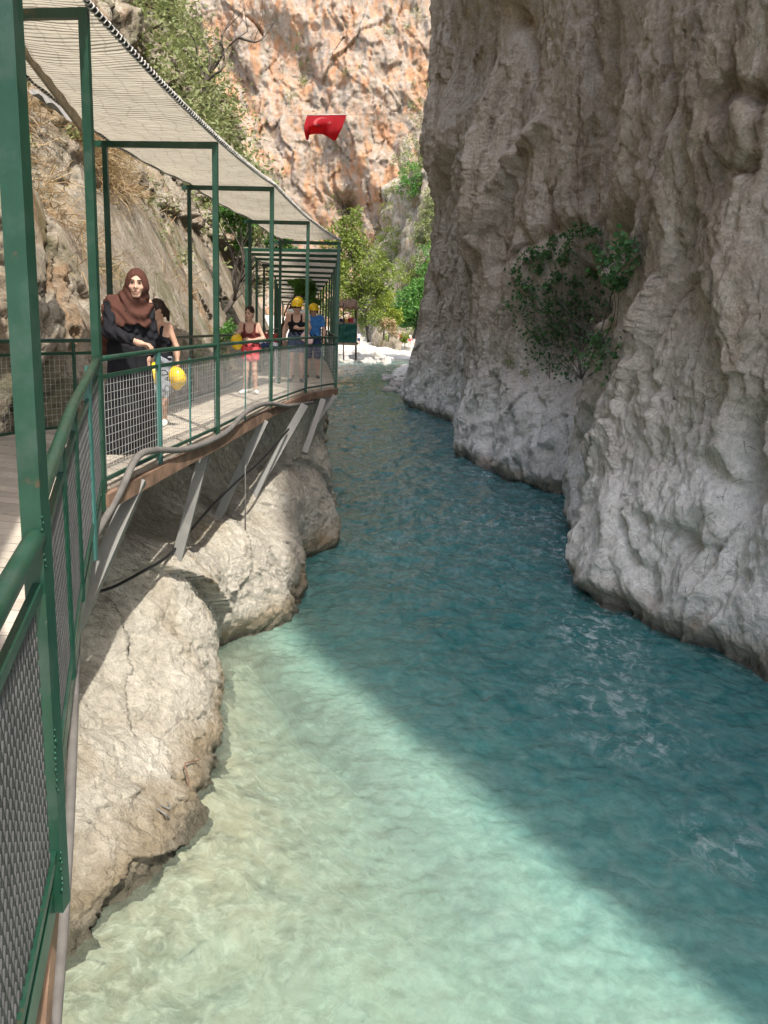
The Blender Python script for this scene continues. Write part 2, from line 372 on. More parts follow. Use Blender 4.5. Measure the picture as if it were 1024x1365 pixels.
def right_cliff():
    ys = np.array([s[0] for s in ST], float); X = np.array([s[1] for s in ST], float)
    # column parameters: even in the eye of someone on the walkway
    tt = np.linspace(0, len(ST)-1, 6000)
    pb = np.stack([catmull(X[:,1], tt), catmull(ys, tt)], 1)
    seg = np.linalg.norm(np.diff(pb, axis=0), axis=1); dist = np.hypot(pb[:,0], pb[:,1])[1:]
    w = np.concatenate([[0], np.cumsum(seg/np.clip(dist*.0021, .026, .2)*np.where(pb[1:,1] < 7, .25, 1))])
    nc = int(w[-1]); tc = np.interp(np.linspace(0, w[-1], nc), w, tt)
    zs = np.concatenate([np.arange(-6, -4.6, .12), np.arange(-4.6, 8, .033), np.arange(8, 15.7, .06), np.arange(15.7, 25.01, .2)]); nz = len(zs)
    Xc = catmull(X, tc)                                       # nc x levels
    lt = np.interp(zs, LV, np.arange(len(LV)))
    XX = catmull(Xc.T, lt).T                                   # nc x nz
    yy = catmull(ys, tc)[:, None]*np.ones((1, nz)); zz = np.ones((nc, 1))*zs[None]
    tx = np.gradient(Xc[:,3]); ty = np.gradient(yy[:,0]); L = np.hypot(tx, ty)
    k = 41; ker = np.ones(k)/k
    nx = np.convolve(np.pad(-ty/L, k//2, 'edge'), ker, 'valid'); ny = np.convolve(np.pad(tx/L, k//2, 'edge'), ker, 'valid')
    # displacement
    x0, y0, z0 = XX, yy, zz
    wx = .8*fbm(x0*.3, y0*.3, z0*.3, 3); wz = .8*fbm(x0*.3+9, y0*.3+4, z0*.3, 3)
    flute = ridged(.42*(y0+wx), .25*x0, .05*(z0+wz*2)+.05*y0, 4, .42)
    body = fbm(.5*x0+3, .45*y0, .38*z0, 5, .5)
    f1, f2 = worley(.55*(x0+wx), .55*(y0+wx), .33*(z0+wz)+.12*y0)
    crk = np.clip((f2-f1)*3.5, 0, 1)
    g1, g2 = worley(1.9*(x0+.4*wx), 1.9*y0, 1.25*(z0+.4*wz))
    crk2 = np.clip((g2-g1)*3, 0, 1)
    sm = ridged(2.3*x0, 2.3*y0, 1.5*z0, 4, .55); fine = fbm(7*x0, 7*y0, 6*z0, 4, .6)
    up = sstep(-1.5, 4, z0); low = 1-sstep(-3.2, -.8, z0)
    rid2 = ridged(1.15*(y0+.5*wx), .6*x0, .09*(z0+wz)+.2*y0, 4, .5)
    dia = ridged(.33*(y0+.8*z0)+.3*wx, .3*x0, .22*z0, 3, .5)
    d = .30*flute*(.35+.8*up)+.05*body+.13*dia+.11*rid2*(.4+.6*up)+.17*facets(.5*(x0+.6*wx), .5*(y0+.6*wx), .20*(z0+.5*wz)+.15*y0)+.06*facets(1.3*(x0+.4*wx)+5, 1.4*(y0+.3*wx), .5*(z0+.3*wz)+.4*y0)*(1-.35*low)+.035*facets(4.2*x0+2*sm*.1, 4.6*y0+.15*wx, 1.7*z0+y0)+.055*sm*(1-.3*low)+.028*fine*(1-.4*low)
    # smooth scallops where the river has polished the foot
    sc = 1-2*np.abs(perlin(.9*x0, .9*(y0+.6*z0), .8*z0+3)); sc2 = 1-2*np.abs(perlin(2.1*x0+.5*wx, 2.1*(y0+.8*z0), 1.2*z0+7)); d += low*(.13*sc+.07*sc2-.05)
    # undercut at the waterline
    d -= .22*np.exp(-((z0-W-.05)/.28)**2)
    d *= np.where(y0 < 8, .2+.8*sstep(3, 8, y0), 1.)
    # clefts, ledges and ridges that single this face out
    Pb = np.stack([XX, yy, zz], -1); dd = Pb@Fv; qx = 512+FOC*(Pb@Rv)/dd; qy = 682.5-FOC*(Pb@Uv)/dd
    def spot(px, py):
        m = np.where((dd > 3), (qx-px)**2+(qy-py)**2, 1e9); k = np.argwhere(m < 60)
        if not len(k): return Pb[np.unravel_index(np.argmin(m), m.shape)]
        return Pb[tuple(k[np.argmin(dd[tuple(k.T)])])]
    wob = np.stack([fbm(x0*.9, y0*.9, z0*.9, 3), fbm(x0*.9+5, y0*.9, z0*.9, 3), fbm(x0*.9, y0*.9+8, z0*.9, 3)], -1)*.22
    def crease(pts, width, depth):
        nonlocal d
        C = np.array([spot(*p) for p in pts]); lo_, hi_ = C.min(0)-width*3-.5, C.max(0)+width*3+.5
        m = np.where(((Pb > lo_) & (Pb < hi_)).all(-1)); P_ = Pb[m]+wob[m]; best = np.full(len(P_), 9.)
        for a, b in zip(C[:-1], C[1:]):
            ab = b-a; t = np.clip(((P_-a)@ab)/(ab@ab+1e-9), 0, 1); best = np.minimum(best, np.linalg.norm(P_-a-t[:,None]*ab, axis=1))
        d[m] -= depth*np.exp(-(best/width)**2)
    crease([(868,285),(846,335),(838,395),(806,445),(775,500)], .32, .75)
    crease([(842,350),(832,420),(800,452)], .16, .5)
    crease([(800,560),(786,610),(775,662)], .22, .8); crease([(758,560),(770,610),(768,655)], .14, .4)
    crease([(660,525),(650,580),(652,622)], .35, .6); crease([(612,500),(600,545),(608,575)], .5, .7)
    crease([(735,600),(728,560),(716,520)], .12, .3); crease([(690,560),(684,600),(700,640)], .12, .25)
    crease([(690,20),(706,40),(716,70)], .35, .7); crease([(722,0),(720,60),(724,110)], .16, .45); crease([(800,0),(796,60),(820,110)], .16, .4)
    crease([(850,0),(842,70),(846,130),(838,180)], .12, .35); crease([(930,0),(924,60),(930,110),(920,160)], .14, .45); crease([(905,30),(898,110),(890,190)], .1, .25)
    crease([(975,240),(1000,232),(1018,220)], .10, .4); crease([(990,140),(1008,150),(1024,142)], .16, .5); crease([(900,270),(880,330),(872,400)], .12, .3)
    crease([(930,300),(915,380),(880,470),(850,540)], .16, .3); crease([(1010,560),(1000,610),(1015,640)], .2, .5); crease([(960,620),(990,650),(1010,690)], .15, .35)
    crease([(740,175),(700,215),(668,262),(650,330)], .28, -.45); crease([(700,235),(672,290),(655,360)], .18, .35); crease([(620,120),(616,200),(604,260)], .35, .6)
    crease([(790,790),(812,800),(835,806)], .16, .5); crease([(880,440),(860,500),(830,560),(812,600)], .4, -.35); crease([(640,330),(630,420),(612,470)], .25, .35)
    crease([(700,300),(720,330),(760,310),(800,318)], .2, .35); crease([(760,440),(740,470),(720,490)], .5, .6); crease([(790,380),(770,420),(780,460)], .6, .6)
    crease([(870,700),(900,720),(960,735)], .14, .25); crease([(838,690),(850,740),(880,780)], .12, .25); crease([(560,250),(575,290),(582,340),(578,400)], .5, .55)
    V = np.stack([XX+nx[:,None]*d, yy+ny[:,None]*d, zz+.10*body], -1)
    # the rim: a shelf running back from the top edge
    top = V[:, -1:].copy(); rows = []
    for q, (dx, dz) in enumerate(((.4,.15),(1.2,.35),(3,.5),(9,.9),(24,3))):
        r = top.copy(); r[...,0] += dx*np.where(yy[:,:1] > 16, .8, 1); r[...,2] += dz+.15*perlin(r[...,1]*.8, r[...,0], 0*r[...,0]+q); r[...,1] += -.35*dx*np.where(yy[:,:1] < 16, 1, 0)
        rows.append(r)
    V = np.concatenate([V]+rows, 1); nzz = V.shape[1]
    o = mk('cliff_right', V.reshape(-1,3), gridfaces(nc, nzz), M['cliff'], smooth=True)
    return setting(o), (tc, zs, V)
CLR, CR = right_cliff()

# left bank rock under the walkway
YW = [(-6,-3.2),(0,-2.9),(2.5,-2.6),(4.59,-2.04),(5.1,-1.83),(5.5,-1.55),(6.4,-1.47),(7,-1.5),(8.4,-1.75),(9.9,-1.95),(10.7,-1.75),(11.2,-1.38),(12.8,-1.25),(13.8,-1.38),(14.5,-1.42),(15.3,-1.02),(16.3,-1.05),(18.9,-1.36),(25,-1.9),(37,-2.77),(55,-3.7),(72,-4.4),(84,-6)]
YM = [(-6,-3.3),(2,-2.75),(4,-3.2),(5,-3.3),(6.6,-3.15),(7.5,-2.6),(8.4,-2.15),(10,-2.25),(11.2,-2.1),(13.4,-1.85),(15.2,-1.4),(17,-1.35),(20,-1.7),(30,-3.0),(56,-5.5),(84,-9)]
YT = [(-6,-3.6),(2,-3.1),(5,-3.2),(7,-3.2),(10,-3.1),(13,-2.8),(14.6,-2.2),(15.6,-1.6),(17,-1.5),(20,-1.9),(30,-3.3),(56,-6),(84,-9.3)]
def xw(y): return np.interp(y, *zip(*YW))
def xt(y): return np.interp(y, *zip(*YT))
def xm(y): return np.interp(y, *zip(*YM))
def left_bank():
    ys = [-6.]
    while ys[-1] < 84: ys.append(ys[-1]+max(.02, .0022*abs(ys[-1]))*(1 if ys[-1] > 3.5 else 3))
    ys = np.array(ys); nc = len(ys)
    ker = np.hanning(31); ker /= ker.sum()
    xws = np.convolve(np.pad(xw(ys), 15, 'edge'), ker, 'valid'); xts = np.convolve(np.pad(xt(ys), 15, 'edge'), ker, 'valid'); xms = np.convolve(np.pad(xm(ys), 15, 'edge'), ker, 'valid')
    zs = np.concatenate([np.arange(-6.2, -4.7, .1), np.arange(-4.7, -1.45, .02)]); nz = len(zs)
    y = ys[:,None]*np.ones((1,nz)); z = np.ones((nc,1))*zs[None]
    t = np.clip((z-W)/2.85, -.7, 1.05)
    e = 1.0
    tl = .47+.06*np.sin(y*.9)+.05*np.sin(y*2.3+1)
    x = xws[:,None]+(xms-xws)[:,None]*np.where(t > 0, np.clip(np.abs(t)/tl, 0, 1)**1.05, .25*np.abs(t))+(xts-xms)[:,None]*sstep(tl-.04, tl+.26, t)
    g = lambda y0, z0, sy, sz: np.exp(-((y-y0)/sy)**2-((z-z0)/sz)**2)
    x += .10*g(6.9,-3.6,1.3,.4)+.15*g(8.2,-3.2,1.0,.4)+.40*g(12.2,-3.55,1.0,.4)+.2*g(11.2,-3.0,.7,.4)-.22*g(10.1,-4.25,.6,.35)+.25*g(15.8,-3.9,.8,.7)-.12*g(14.3,-4.2,.4,.6)
    x += -.06*g(10.1,-2.6,.5,.7)
    wv = .5*fbm(.5*x, .5*y, .6*z, 3)
    f1, f2 = worley(.8*(x+wv), .7*(y+wv)+.4*z, .7*z)
    g1, g2 = worley(3*(x+.3*wv), 2.6*y+1.2*z, 2.4*z)
    pl = f1*.35+.10*(f2-f1)
    d = .10*fbm(.6*x, .6*y+.3*z, .6*z, 3)+.05*ridged(1.1*x, 1.0*(y+.6*z), .5*z, 4)+.13*facets(.75*(x+.7*wv), .6*(y+.7*wv)+.45*z, .5*z)+.022*facets(2.4*(x+.3*wv), 2.0*(y+.3*wv)+1.4*z, 1.2*z)+.013*facets(7*x, 6*y+4*z, 4*z)+.030*ridged(3.1*x, 3.1*(y+.6*z), 2.*z, 4, .6)+.018*ridged(8*x,8*(y+.5*z),4.5*z,4,.65)+.008*fbm(22*x,22*y,22*z,2,.6)
    d -= .13*np.exp(-((z-W-.02)/.16)**2)
    V = np.stack([x+d, y-.15*d, z+.05*d], -1)
    # run back under the deck to the cliff behind
    top = V[:,-1:]; rows = []
    for dx, dz in ((-.3,.03),(-.9,.0),(-2.6,.05),(-6,.1)):
        r = top.copy(); r[...,0] += dx; r[...,2] = np.minimum(r[...,2]+dz, -1.52)+ .0*r[...,1]; rows.append(r)
    V = np.concatenate([V]+rows, 1)
    o = mk('rock_bank', V.reshape(-1,3), gridfaces(nc, V.shape[1])[:, ::-1], M['bank'], smooth=True)
    return setting(o), (ys, zs, V)
BANK, BK = left_bank()
def bank_x(y, z):
    ys, zs, V = BK
    i = int(np.argmin(abs(ys-y))); j = int(np.argmin(abs(zs-z))); return V[i,j,0]

# left slope behind the walkway, rising to the wooded hillside
YB = [(-6,-6.2),(2,-5.9),(6,-5.7),(7.6,-5.2),(8.6,-4.3),(9.4,-3.65),(12.5,-3.45),(15,-3.3),(17.5,-3.5),(25,-3.9),(40,-5.6),(56,-8.2),(70,-10.5),(92,-14),(100,-24)]
KS = [(-6,.12),(5,.10),(8.5,.2),(11,.42),(16,.46),(30,.46),(60,.42),(92,.40),(100,.35)]
def left_slope():
    ys = [-6.]
    while ys[-1] < 100: ys.append(ys[-1]+max(.03, .0030*abs(ys[-1]))*(1 if ys[-1] > 4 else 4))
    ys = np.array(ys); nc = len(ys)
    ker = np.hanning(41); ker /= ker.sum()
    sm = lambda a: np.convolve(np.pad(a, 20, 'edge'), ker, 'valid')
    xb = sm(np.interp(ys, *zip(*YB))); ks = sm(np.interp(ys, *zip(*KS)))
    zs = np.concatenate([np.arange(-2.2, 6, .035), np.arange(6, 20, .09), np.arange(20, 46, .2)]); nz = len(zs)
    y = ys[:,None]*np.ones((1,nz)); z = np.ones((nc,1))*zs[None]
    x = xb[:,None]-ks[:,None]*(z+1.3)
    far = sstep(18, 45, y)
    ov = (1-sstep(7.2, 8.9, y)); x = x+ov*(.72*np.clip(z+1.0, 0, 3.3)-.25*np.clip(z-2.3, 0, 30))
    wv = .7*fbm(.3*x, .3*y, .3*z, 3)
    f1, f2 = worley(.6*(x+wv), .5*(y+wv)+.3*z, .5*z)
    g1, g2 = worley(1.7*(x+.4*wv), 1.5*y+.6*z, 1.3*z)
    d = .35*fbm(.4*x, .4*y, .4*z, 4)+.22*ridged(.5*x, .45*(y-.6*z), .25*z, 4)+.22*facets(.7*(x+.4*wv), .6*(y+.4*wv)-.3*z, .6*z)+.12*facets(1.9*(x+.2*wv), 1.6*y-.8*z, 1.5*z)+.05*facets(5*x, 4.4*y-2*z, 4*z)+.08*ridged(1.9*x,1.7*(y-.4*z),1.9*z,4,.6)+.03*fbm(7*x,7*y,7*z,3,.6)
    d = d*(1+1.6*far)+far*1.6*fbm(.13*x,.13*y,.13*z,3)
    d = d*sstep(-2.3,-.6,z)*.6+d*.4
    d = np.where((z < 2.2), np.minimum(d, .28), d)
    V = np.stack([x+d, y-.3*d, z+.1*d], -1)
    o = mk('cliff_left', V.reshape(-1,3), gridfaces(nc, nz)[:, ::-1], M['wall'], smooth=True)
    return setting(o), (ys, zs, V)
SLOPE, SL = left_slope()

# far orange cliff that closes the valley
def far_cliff():
    xs = np.concatenate([np.arange(-75,-40,.8), np.arange(-40,22,.2), np.arange(22,45,.8)]); zs = np.concatenate([np.arange(-4, 52, .2), np.arange(52, 95, 1.)])
    x = xs[:,None]*np.ones((1,len(zs))); z = np.ones((len(xs),1))*zs[None]
    y = 138+.30*(z+3)+.012*(x+8)**2*.35
    wv = 4*fbm(.05*x,.05*y,.05*z,3)
    f1, f2 = worley(.085*(x+wv+.5*z), .08*y, .05*(z+wv)); g1, g2 = worley(.3*(x+.3*wv+.5*z), .25*y, .16*z)
    u = x+.25*z+1.5*fbm(.1*x,.1*y,.1*z,2)
    d = 3.6*fbm(.05*x,.05*y,.05*z,3)+1.6*ridged(.09*u,.05*y,.03*z,4,.5)+1.3*facets(.10*(u+wv), .1*y, .05*(z-.3*x))+.75*facets(.28*(u+.4*wv), .28*y, .13*(z-.35*x)+9)+.38*facets(.75*u, .7*y, .36*(z-.4*x))+.5*ridged(.35*u,.3*y,.09*(z-.3*x),4,.55)+.16*fbm(1.6*x,1.6*y,1.3*z,3,.7)
    gg = lambda px, py, s, a: a*np.exp(-(((x-aty(px,py,142)[0])/s)**2+((z-aty(px,py,142)[2])/s)**2))
    d += gg(462,270,1.8,-6)+gg(395,75,3.2,-3.5)+gg(350,85,2.6,-2)
    V = np.stack([x, y-d, z], -1)
    return setting(mk('cliff_far', V.reshape(-1,3), gridfaces(len(xs), len(zs)), M['far'], smooth=True)), (xs, zs, V)
FARC, FC = far_cliff()

# right-hand slope beyond the narrows
def right_hill():
    us = np.arange(0, 34, .3); zs = np.arange(-5, 60, .35)
    y = (117+us)[:,None]*np.ones((1,len(zs))); z = np.ones((len(us),1))*zs[None]
    x = .3-.26*(y-118)+.28*(z+2)+1.0*np.maximum(0, z-22)+2.5*(1-sstep(117,119.5,y))
    d = 1.5*fbm(.12*x,.12*y,.12*z,5)+1.0*ridged(.2*x,.2*y,.12*z,4)+.25*ridged(.8*x,.8*y,.7*z,3)
    V = np.stack([x-d, y-.4*d, z], -1)
    return setting(mk('hillside', V.reshape(-1,3), gridfaces(len(us), len(zs)), M['wall'], smooth=True)), (us, zs, V)
RH, RHD = right_hill()

# beach, gravel bar, river bed, ground
def sheet(name, xs, ys, fz, mat):
    x = xs[:,None]*np.ones((1,len(ys))); y = np.ones((len(xs),1))*ys[None]
    V = np.stack([x, y, fz(x, y)], -1)
    return setting(mk(name, V.reshape(-1,3), gridfaces(len(xs), len(ys)), mat, smooth=True))
sheet('beach', np.arange(-26, 16, .3), np.arange(92, 165, .4),
      lambda x, y: W-.45+np.clip(y-(100+.75*np.clip(x+5,0,12))+np.where(x < -6, 1.8*(-6-x), 0), -8, 60)*.085+.25*fbm(.3*x,.3*y,0*x,4)+.12*fbm(1.3*x,1.3*y,0*x+5,3)+.35*sstep(100,108,y), M['gravel'])
sheet('gravel_bar', np.arange(-1.5, 9, .12), np.arange(49, 92, .2),
      lambda x, y: W+.33-.34*np.clip((2.4-.035*(y-50)-x)/1.6, -.6, 3)-.02*np.clip(y-75,0,20)-.12*np.clip(49.8-y,0,1)*6+.10*fbm(.8*x,.8*y,0*x,4)+.07*fbm(3*x,3*y,0*x,3), M['gravel'])
def bedmat():
    t = NT('river bed stones'); p = t.pos(); pd = t.n('ShaderNodeVectorMath', operation='ADD')
    nz = t.n('ShaderNodeTexNoise'); nz.inputs['Scale'].default_value = 3.; t.l(p, nz.inputs['Vector'])
    sc = t.n('ShaderNodeVectorMath', operation='SCALE'); sc.inputs['Scale'].default_value = .28; t.l(nz.outputs['Color'], sc.inputs[0])
    t.l(p, pd.inputs[0]); t.l(sc.outputs[0], pd.inputs[1]); q = pd.outputs[0]
    v = t.voro(q, 6., 'SMOOTH_F1'); a = t.noise(q, 3.5, 5, .6, .6); b = t.noise(q, 9., 5, .65, .4); n = t.noise(p, .8, 5)
    c = t.mix(t.mapr(a, .36, .64), (.18,.19,.135), (.39,.425,.34)); c = t.mix(t.mapr(b, .5, .66, 0, .75), c, (.55,.585,.49)); c = t.mix(t.mapr(b, .34, .44, .5, 0), c, (.16,.14,.08))  # pale flecks over the stone mottling are painted caustic light
    c = t.mix(t.mapr(v.outputs['Distance'], .35, .7, 0, .5), c, (.30,.26,.17)); c = t.mix(t.mapr(n, .45, .85), c, (.50,.46,.33))
    return t.done(t.pbr(c, .9, t.bump(b, .6, .06)))
M['bed'] = bedmat()
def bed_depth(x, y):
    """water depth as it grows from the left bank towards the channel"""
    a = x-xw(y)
    sd = (x+1.0)*.866+(y-10.9)*.5+.35*fbm(.5*x, .5*y, 0*x+3, 2)      # distance to the cliff's shadow edge; shade goes into the depth colour
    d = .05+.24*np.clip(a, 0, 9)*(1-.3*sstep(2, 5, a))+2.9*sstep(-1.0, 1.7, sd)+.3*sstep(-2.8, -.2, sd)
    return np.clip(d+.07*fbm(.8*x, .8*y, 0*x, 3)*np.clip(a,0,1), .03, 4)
def riverbed():
    ys = [-8.]
    while ys[-1] < 125: ys.append(ys[-1]+max(.07, .012*abs(ys[-1])))
    ys = np.array(ys); xs = np.linspace(0, 1, 150)
    y = ys[:,None]*np.ones((1,150)); xl = np.interp(ys, [-8,60,90,125], [-5,-6,-14,-24]); xr = np.interp(ys, [-8,8,20,50,90,125], [14,9,8,7,10,16])
    x = xl[:,None]+(xr-xl)[:,None]*xs[None]
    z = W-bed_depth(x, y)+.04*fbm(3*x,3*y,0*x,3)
    return setting(mk('riverbed', np.stack([x,y,z],-1).reshape(-1,3), gridfaces(len(ys),150)[:, ::-1], M['bed'], smooth=True))
riverbed()
sheet('ground', np.linspace(-600,600,40), np.linspace(-600,600,40), lambda x, y: -9.5+0*x, M['boulder'])

# ------------------------------------------------------------------ water
def watermat():
    t = NT('glacial river water'); p = t.pos(); a = t.n('ShaderNodeAttribute', attribute_name='depth').outputs['Fac']; fo = t.n('ShaderNodeAttribute', attribute_name='foam').outputs['Fac']
    n = t.noise(p, .9, 6, .6, 1.2); n2 = t.noise(p, 3.2, 6, .65, 1.0)
    ad = t.math('ADD', a, t.math('MULTIPLY', t.math('SUBTRACT', n, .5), .5))
    col = t.ramp(t.mapr(ad, 0, 4.), [(0,(.30,.38,.305)),(.10,(.255,.37,.295)),(.28,(.21,.35,.28)),(.52,(.065,.20,.182)),(1,(.019,.120,.122))])  # dark end of the ramp also carries the cliff's shade
    col = t.mix(t.mapr(n2, .35, .75, 0, .30), col, t.mix(.5, col, (.55,.66,.55)))
    caustic = t.noise(p, 6.5, 5, .62, .9); caustic2 = t.noise(p, 16., 4, .6, .8)  # caustic light cells put into the water colour
    sv = t.math('MULTIPLY', t.mapr(caustic, .34, .68, .85, 1.13), t.mapr(caustic2, .32, .68, .93, 1.07))
    hs = t.n('ShaderNodeHueSaturation'); t.l(sv, hs.inputs['Value']); t.l(col, hs.inputs['Color']); col = hs.outputs[0]
    op = t.math('SUBTRACT', 1., t.math('POWER', 2.718, t.math('MULTIPLY', ad, -1.0)))
    op = t.mapr(op, 0, 1, .12, 1)
    r1 = t.noise(t.scalev(p, (1,.75,1)), 5.5, 5, .6, .8); r2 = t.noise(p, 17, 4, .6, .5); r3 = t.noise(p, 48, 2)
    h = t.math('ADD', t.math('MULTIPLY', r1, 1.), t.math('MULTIPLY', r2, .28)); h = t.math('ADD', h, t.math('MULTIPLY', r3, .05))
    nb = t.bump(h, .38, .07); nd = t.bump(h, .22, .06)
    d = t.n('ShaderNodeBsdfDiffuse'); t.l(col, d.inputs['Color']); t.l(nd, d.inputs['Normal'])
    tr = t.n('ShaderNodeBsdfTransparent'); t.l(t.ramp(t.mapr(a, 0, 2.), [(0,(1,1,.97)),(1,(.60,.88,.79))]), tr.inputs['Color'])
    m1 = t.n('ShaderNodeMixShader'); t.l(op, m1.inputs[0]); t.l(tr.outputs[0], m1.inputs[1]); t.l(d.outputs[0], m1.inputs[2])
    gl = t.n('ShaderNodeBsdfGlossy'); gl.inputs['Roughness'].default_value = .03; t.l(nb, gl.inputs['Normal'])
    fr = t.n('ShaderNodeFresnel'); fr.inputs['IOR'].default_value = 1.33; t.l(nb, fr.inputs['Normal'])
    m2 = t.n('ShaderNodeMixShader'); t.l(fr.outputs[0], m2.inputs[0]); t.l(m1.outputs[0], m2.inputs[1]); t.l(gl.outputs[0], m2.inputs[2])
    fd = t.n('ShaderNodeBsdfDiffuse'); fd.inputs['Color'].default_value = (.75,.80,.80,1)
    fn = t.math('MULTIPLY', t.mapr(t.noise(t.scalev(p,(1.2,.8,1)), 4.2, 10, .75, .7), .50, .74), fo, True)
    m3 = t.n('ShaderNodeMixShader'); t.l(fn, m3.inputs[0]); t.l(m2.outputs[0], m3.inputs[1]); t.l(fd.outputs[0], m3.inputs[2])
    return t.done(m3.outputs[0])
M['water'] = watermat()
def water():
    ys = [1.5]
    while ys[-1] < 128: ys.append(ys[-1]+max(.022, .0034*ys[-1]))
    ys = np.concatenate([np.linspace(-8,1.4,40), ys]); nx = 420; u = np.linspace(0,1,nx)
    xl = np.interp(ys, [-8,2,5,12,20,60,90,128], [-4.5,-3.4,-2.8,-2.6,-2.2,-5.5,-14,-24]); xr = np.interp(ys, [-8,4,10,14,21,28,47,52,90,128], [15,9.2,6.2,5.2,6.6,4.6,3.8,9,11,16])
    y = ys[:,None]*np.ones((1,nx)); x = xl[:,None]+(xr-xl)[:,None]*u[None]
    wx = .5*fbm(.5*x,.35*y,0*x,3)
    rough = .35+.65*sstep(9, 16, y)
    z = W+rough*(.055*ridged(.75*(x+wx), .60*(y+wx), 0*x+2, 3)+.065*fbm(1.25*x+wx, 1.15*y, 0*x, 4, .6))+.016*fbm(3.2*x,2.6*y,0*x,3)+.008*ridged(4.5*x+wx,4*y,0*x,2)
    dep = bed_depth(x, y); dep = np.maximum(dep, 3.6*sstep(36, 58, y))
    g = lambda p, sx, sy: np.exp(-((x-p[0])/sx)**2-((y-p[1])/sy)**2)
    foam = 1.0*g(atz(795,850,W),.55,1.3)+.9*g(atz(830,800,W),.35,.5)+.8*g(atz(765,740,W),.5,1.2)+.5*g(atz(720,690,W),.8,1.2)+.55*g(atz(800,935,W),.8,.8)+.5*g(atz(970,1130,W),.5,.5)+.45*g(atz(870,1000,W),.7,.4)+.35*g(atz(640,700,W),.8,1.4)
    foam += .95*g(atz(465,492,W),1.6,14)+.6*g(atz(655,635,W),.5,1.5)+.35*sstep(11,16,y)*(1-sstep(45,60,y))*.6
    xr2 = catmull(np.array([s[1][1] for s in ST]), np.interp(y, [s[0] for s in ST], np.arange(len(ST))))
    foam += .45*np.exp(-((xr2-x)/.35)**2)*(y > 9)
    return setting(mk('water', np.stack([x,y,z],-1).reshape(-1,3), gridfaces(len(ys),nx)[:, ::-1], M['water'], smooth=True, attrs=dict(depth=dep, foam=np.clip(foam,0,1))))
water()

# ------------------------------------------------------------------ THE WALKWAY
OUT = np.array([(-.2,-.6),(-.87,2.0),(-1.0,2.33),(-1.49,3.9),(-2.1,6.0),(-1.99,7.3),(-1.87,9.04),(-1.75,12.32),(-1.5,14.99),(-1.06,16.53),(-1.35,20),(-1.85,25),(-2.45,30),(-3.15,36),(-4.4,47),(-5.4,56)])
INN = np.array([(-2.6,-.6),(-3.5,2.2),(-3.7,2.6),(-4.1,4.2),(-4.3,6.7),(-3.62,8.3),(-3.03,9.3),(-2.93,12.5),(-2.85,14.8),(-3.0,17.2),(-3.1,20),(-3.4,25),(-4.0,30),(-4.75,36),(-6.0,47),(-7.0,56)])
DZ = np.array([-1.58,-1.50,-1.48,-1.38,-1.27,-1.24,-1.23,-1.23,-1.23,-1.23,-1.23,-1.2,-1.2,-1.2,-1.2,-1.2])
def onpath(P, t):
    i = np.arange(len(P)); return np.array([np.interp(t, i, P[:,0]), np.interp(t, i, P[:,1])])
def dz(t): return float(np.interp(t, np.arange(len(DZ)), DZ))
def O3(t, h=0., off=0.):
    p = onpath(OUT, t); q = onpath(INN, t); n = (p-q)/np.linalg.norm(p-q); p = p+n*off; return np.array([p[0], p[1], dz(t)+h])
def I3(t, h=0., off=0.):
    p = onpath(OUT, t); q = onpath(INN, t); n = (q-p)/np.linalg.norm(p-q); q = q+n*off; return np.array([q[0], q[1], dz(t)+h])
def t_at_y(P, y): return float(np.interp(y, P[:,1], np.arange(len(P))))

wk = thing('walkway', 'raised plank walkway with rusty edge beam on steel struts along the rock', 'walkway', (-2.4, 9, -1.23))
def local(o, root):
    """re-seat world-built geometry under its root"""
    o.parent = root
    me = o.data; off = np.array(root.location); n = len(me.vertices)
    co = np.empty(n*3, np.float32); me.vertices.foreach_get('co', co); co = co.reshape(-1,3)-off.astype(np.float32)
    me.vertices.foreach_set('co', co.ravel()); me.update(); return o
def part(mb, name, mat, root, smooth=False): return local(mb.build(name, mat, None, smooth), root)

mb = MB()
Lt = np.cumsum(np.concatenate([[0], np.linalg.norm(np.diff((OUT+INN)/2, axis=0), axis=1)]))
s = 0.
while s < Lt[-1]-.2:
    w = .145
    ta = float(np.interp(s, Lt, np.arange(len(Lt)))); tb = float(np.interp(s+w-.012, Lt, np.arange(len(Lt))))
    j = random.uniform(-.004, .004)
    a, b, c, d = O3(ta, j, -.01), I3(ta, j, .25 if s < 30 else 0), I3(tb, j, .25 if s < 30 else 0), O3(tb, j, -.01)
    dn = np.array([0,0,-.035])
    mb.add([a,b,c,d,a+dn,b+dn,c+dn,d+dn], [(0,3,2,1),(4,5,6,7),(0,1,5,4),(2,3,7,6),(3,0,4,7),(1,2,6,5)]); s += w
part(mb, 'deck', M['deck'], wk)
mb = MB()
ts = np.arange(0, len(OUT)-.99, .25)
for a, b in zip(ts[:-1], ts[1:]):
    if a >= 4: mb.bar(O3(a,-.095,.03), O3(b,-.095,.03), .05, .12, ext=.004)
    mb.bar(I3(a,-.10,-.1), I3(b,-.10,-.1), .06, .12, ext=.004)
part(mb, 'edge_beam', M['rust'], wk)
mb = MB()
for a, b in zip(ts[:-1], ts[1:]):
    if a < 4: mb.bar(O3(a,-.09,-.03), O3(b,-.09,-.03), .05, .09, ext=.004)
part(mb, 'edge_channel', M['dgreen'], wk)
for t in np.arange(1.7, len(OUT)-1.5, 1.):
    mb = MB(); mb.bar(O3(t,-.11,-.04), I3(t,-.11), .06, .1); part(mb, 'cross_joist', M['rust'], wk)
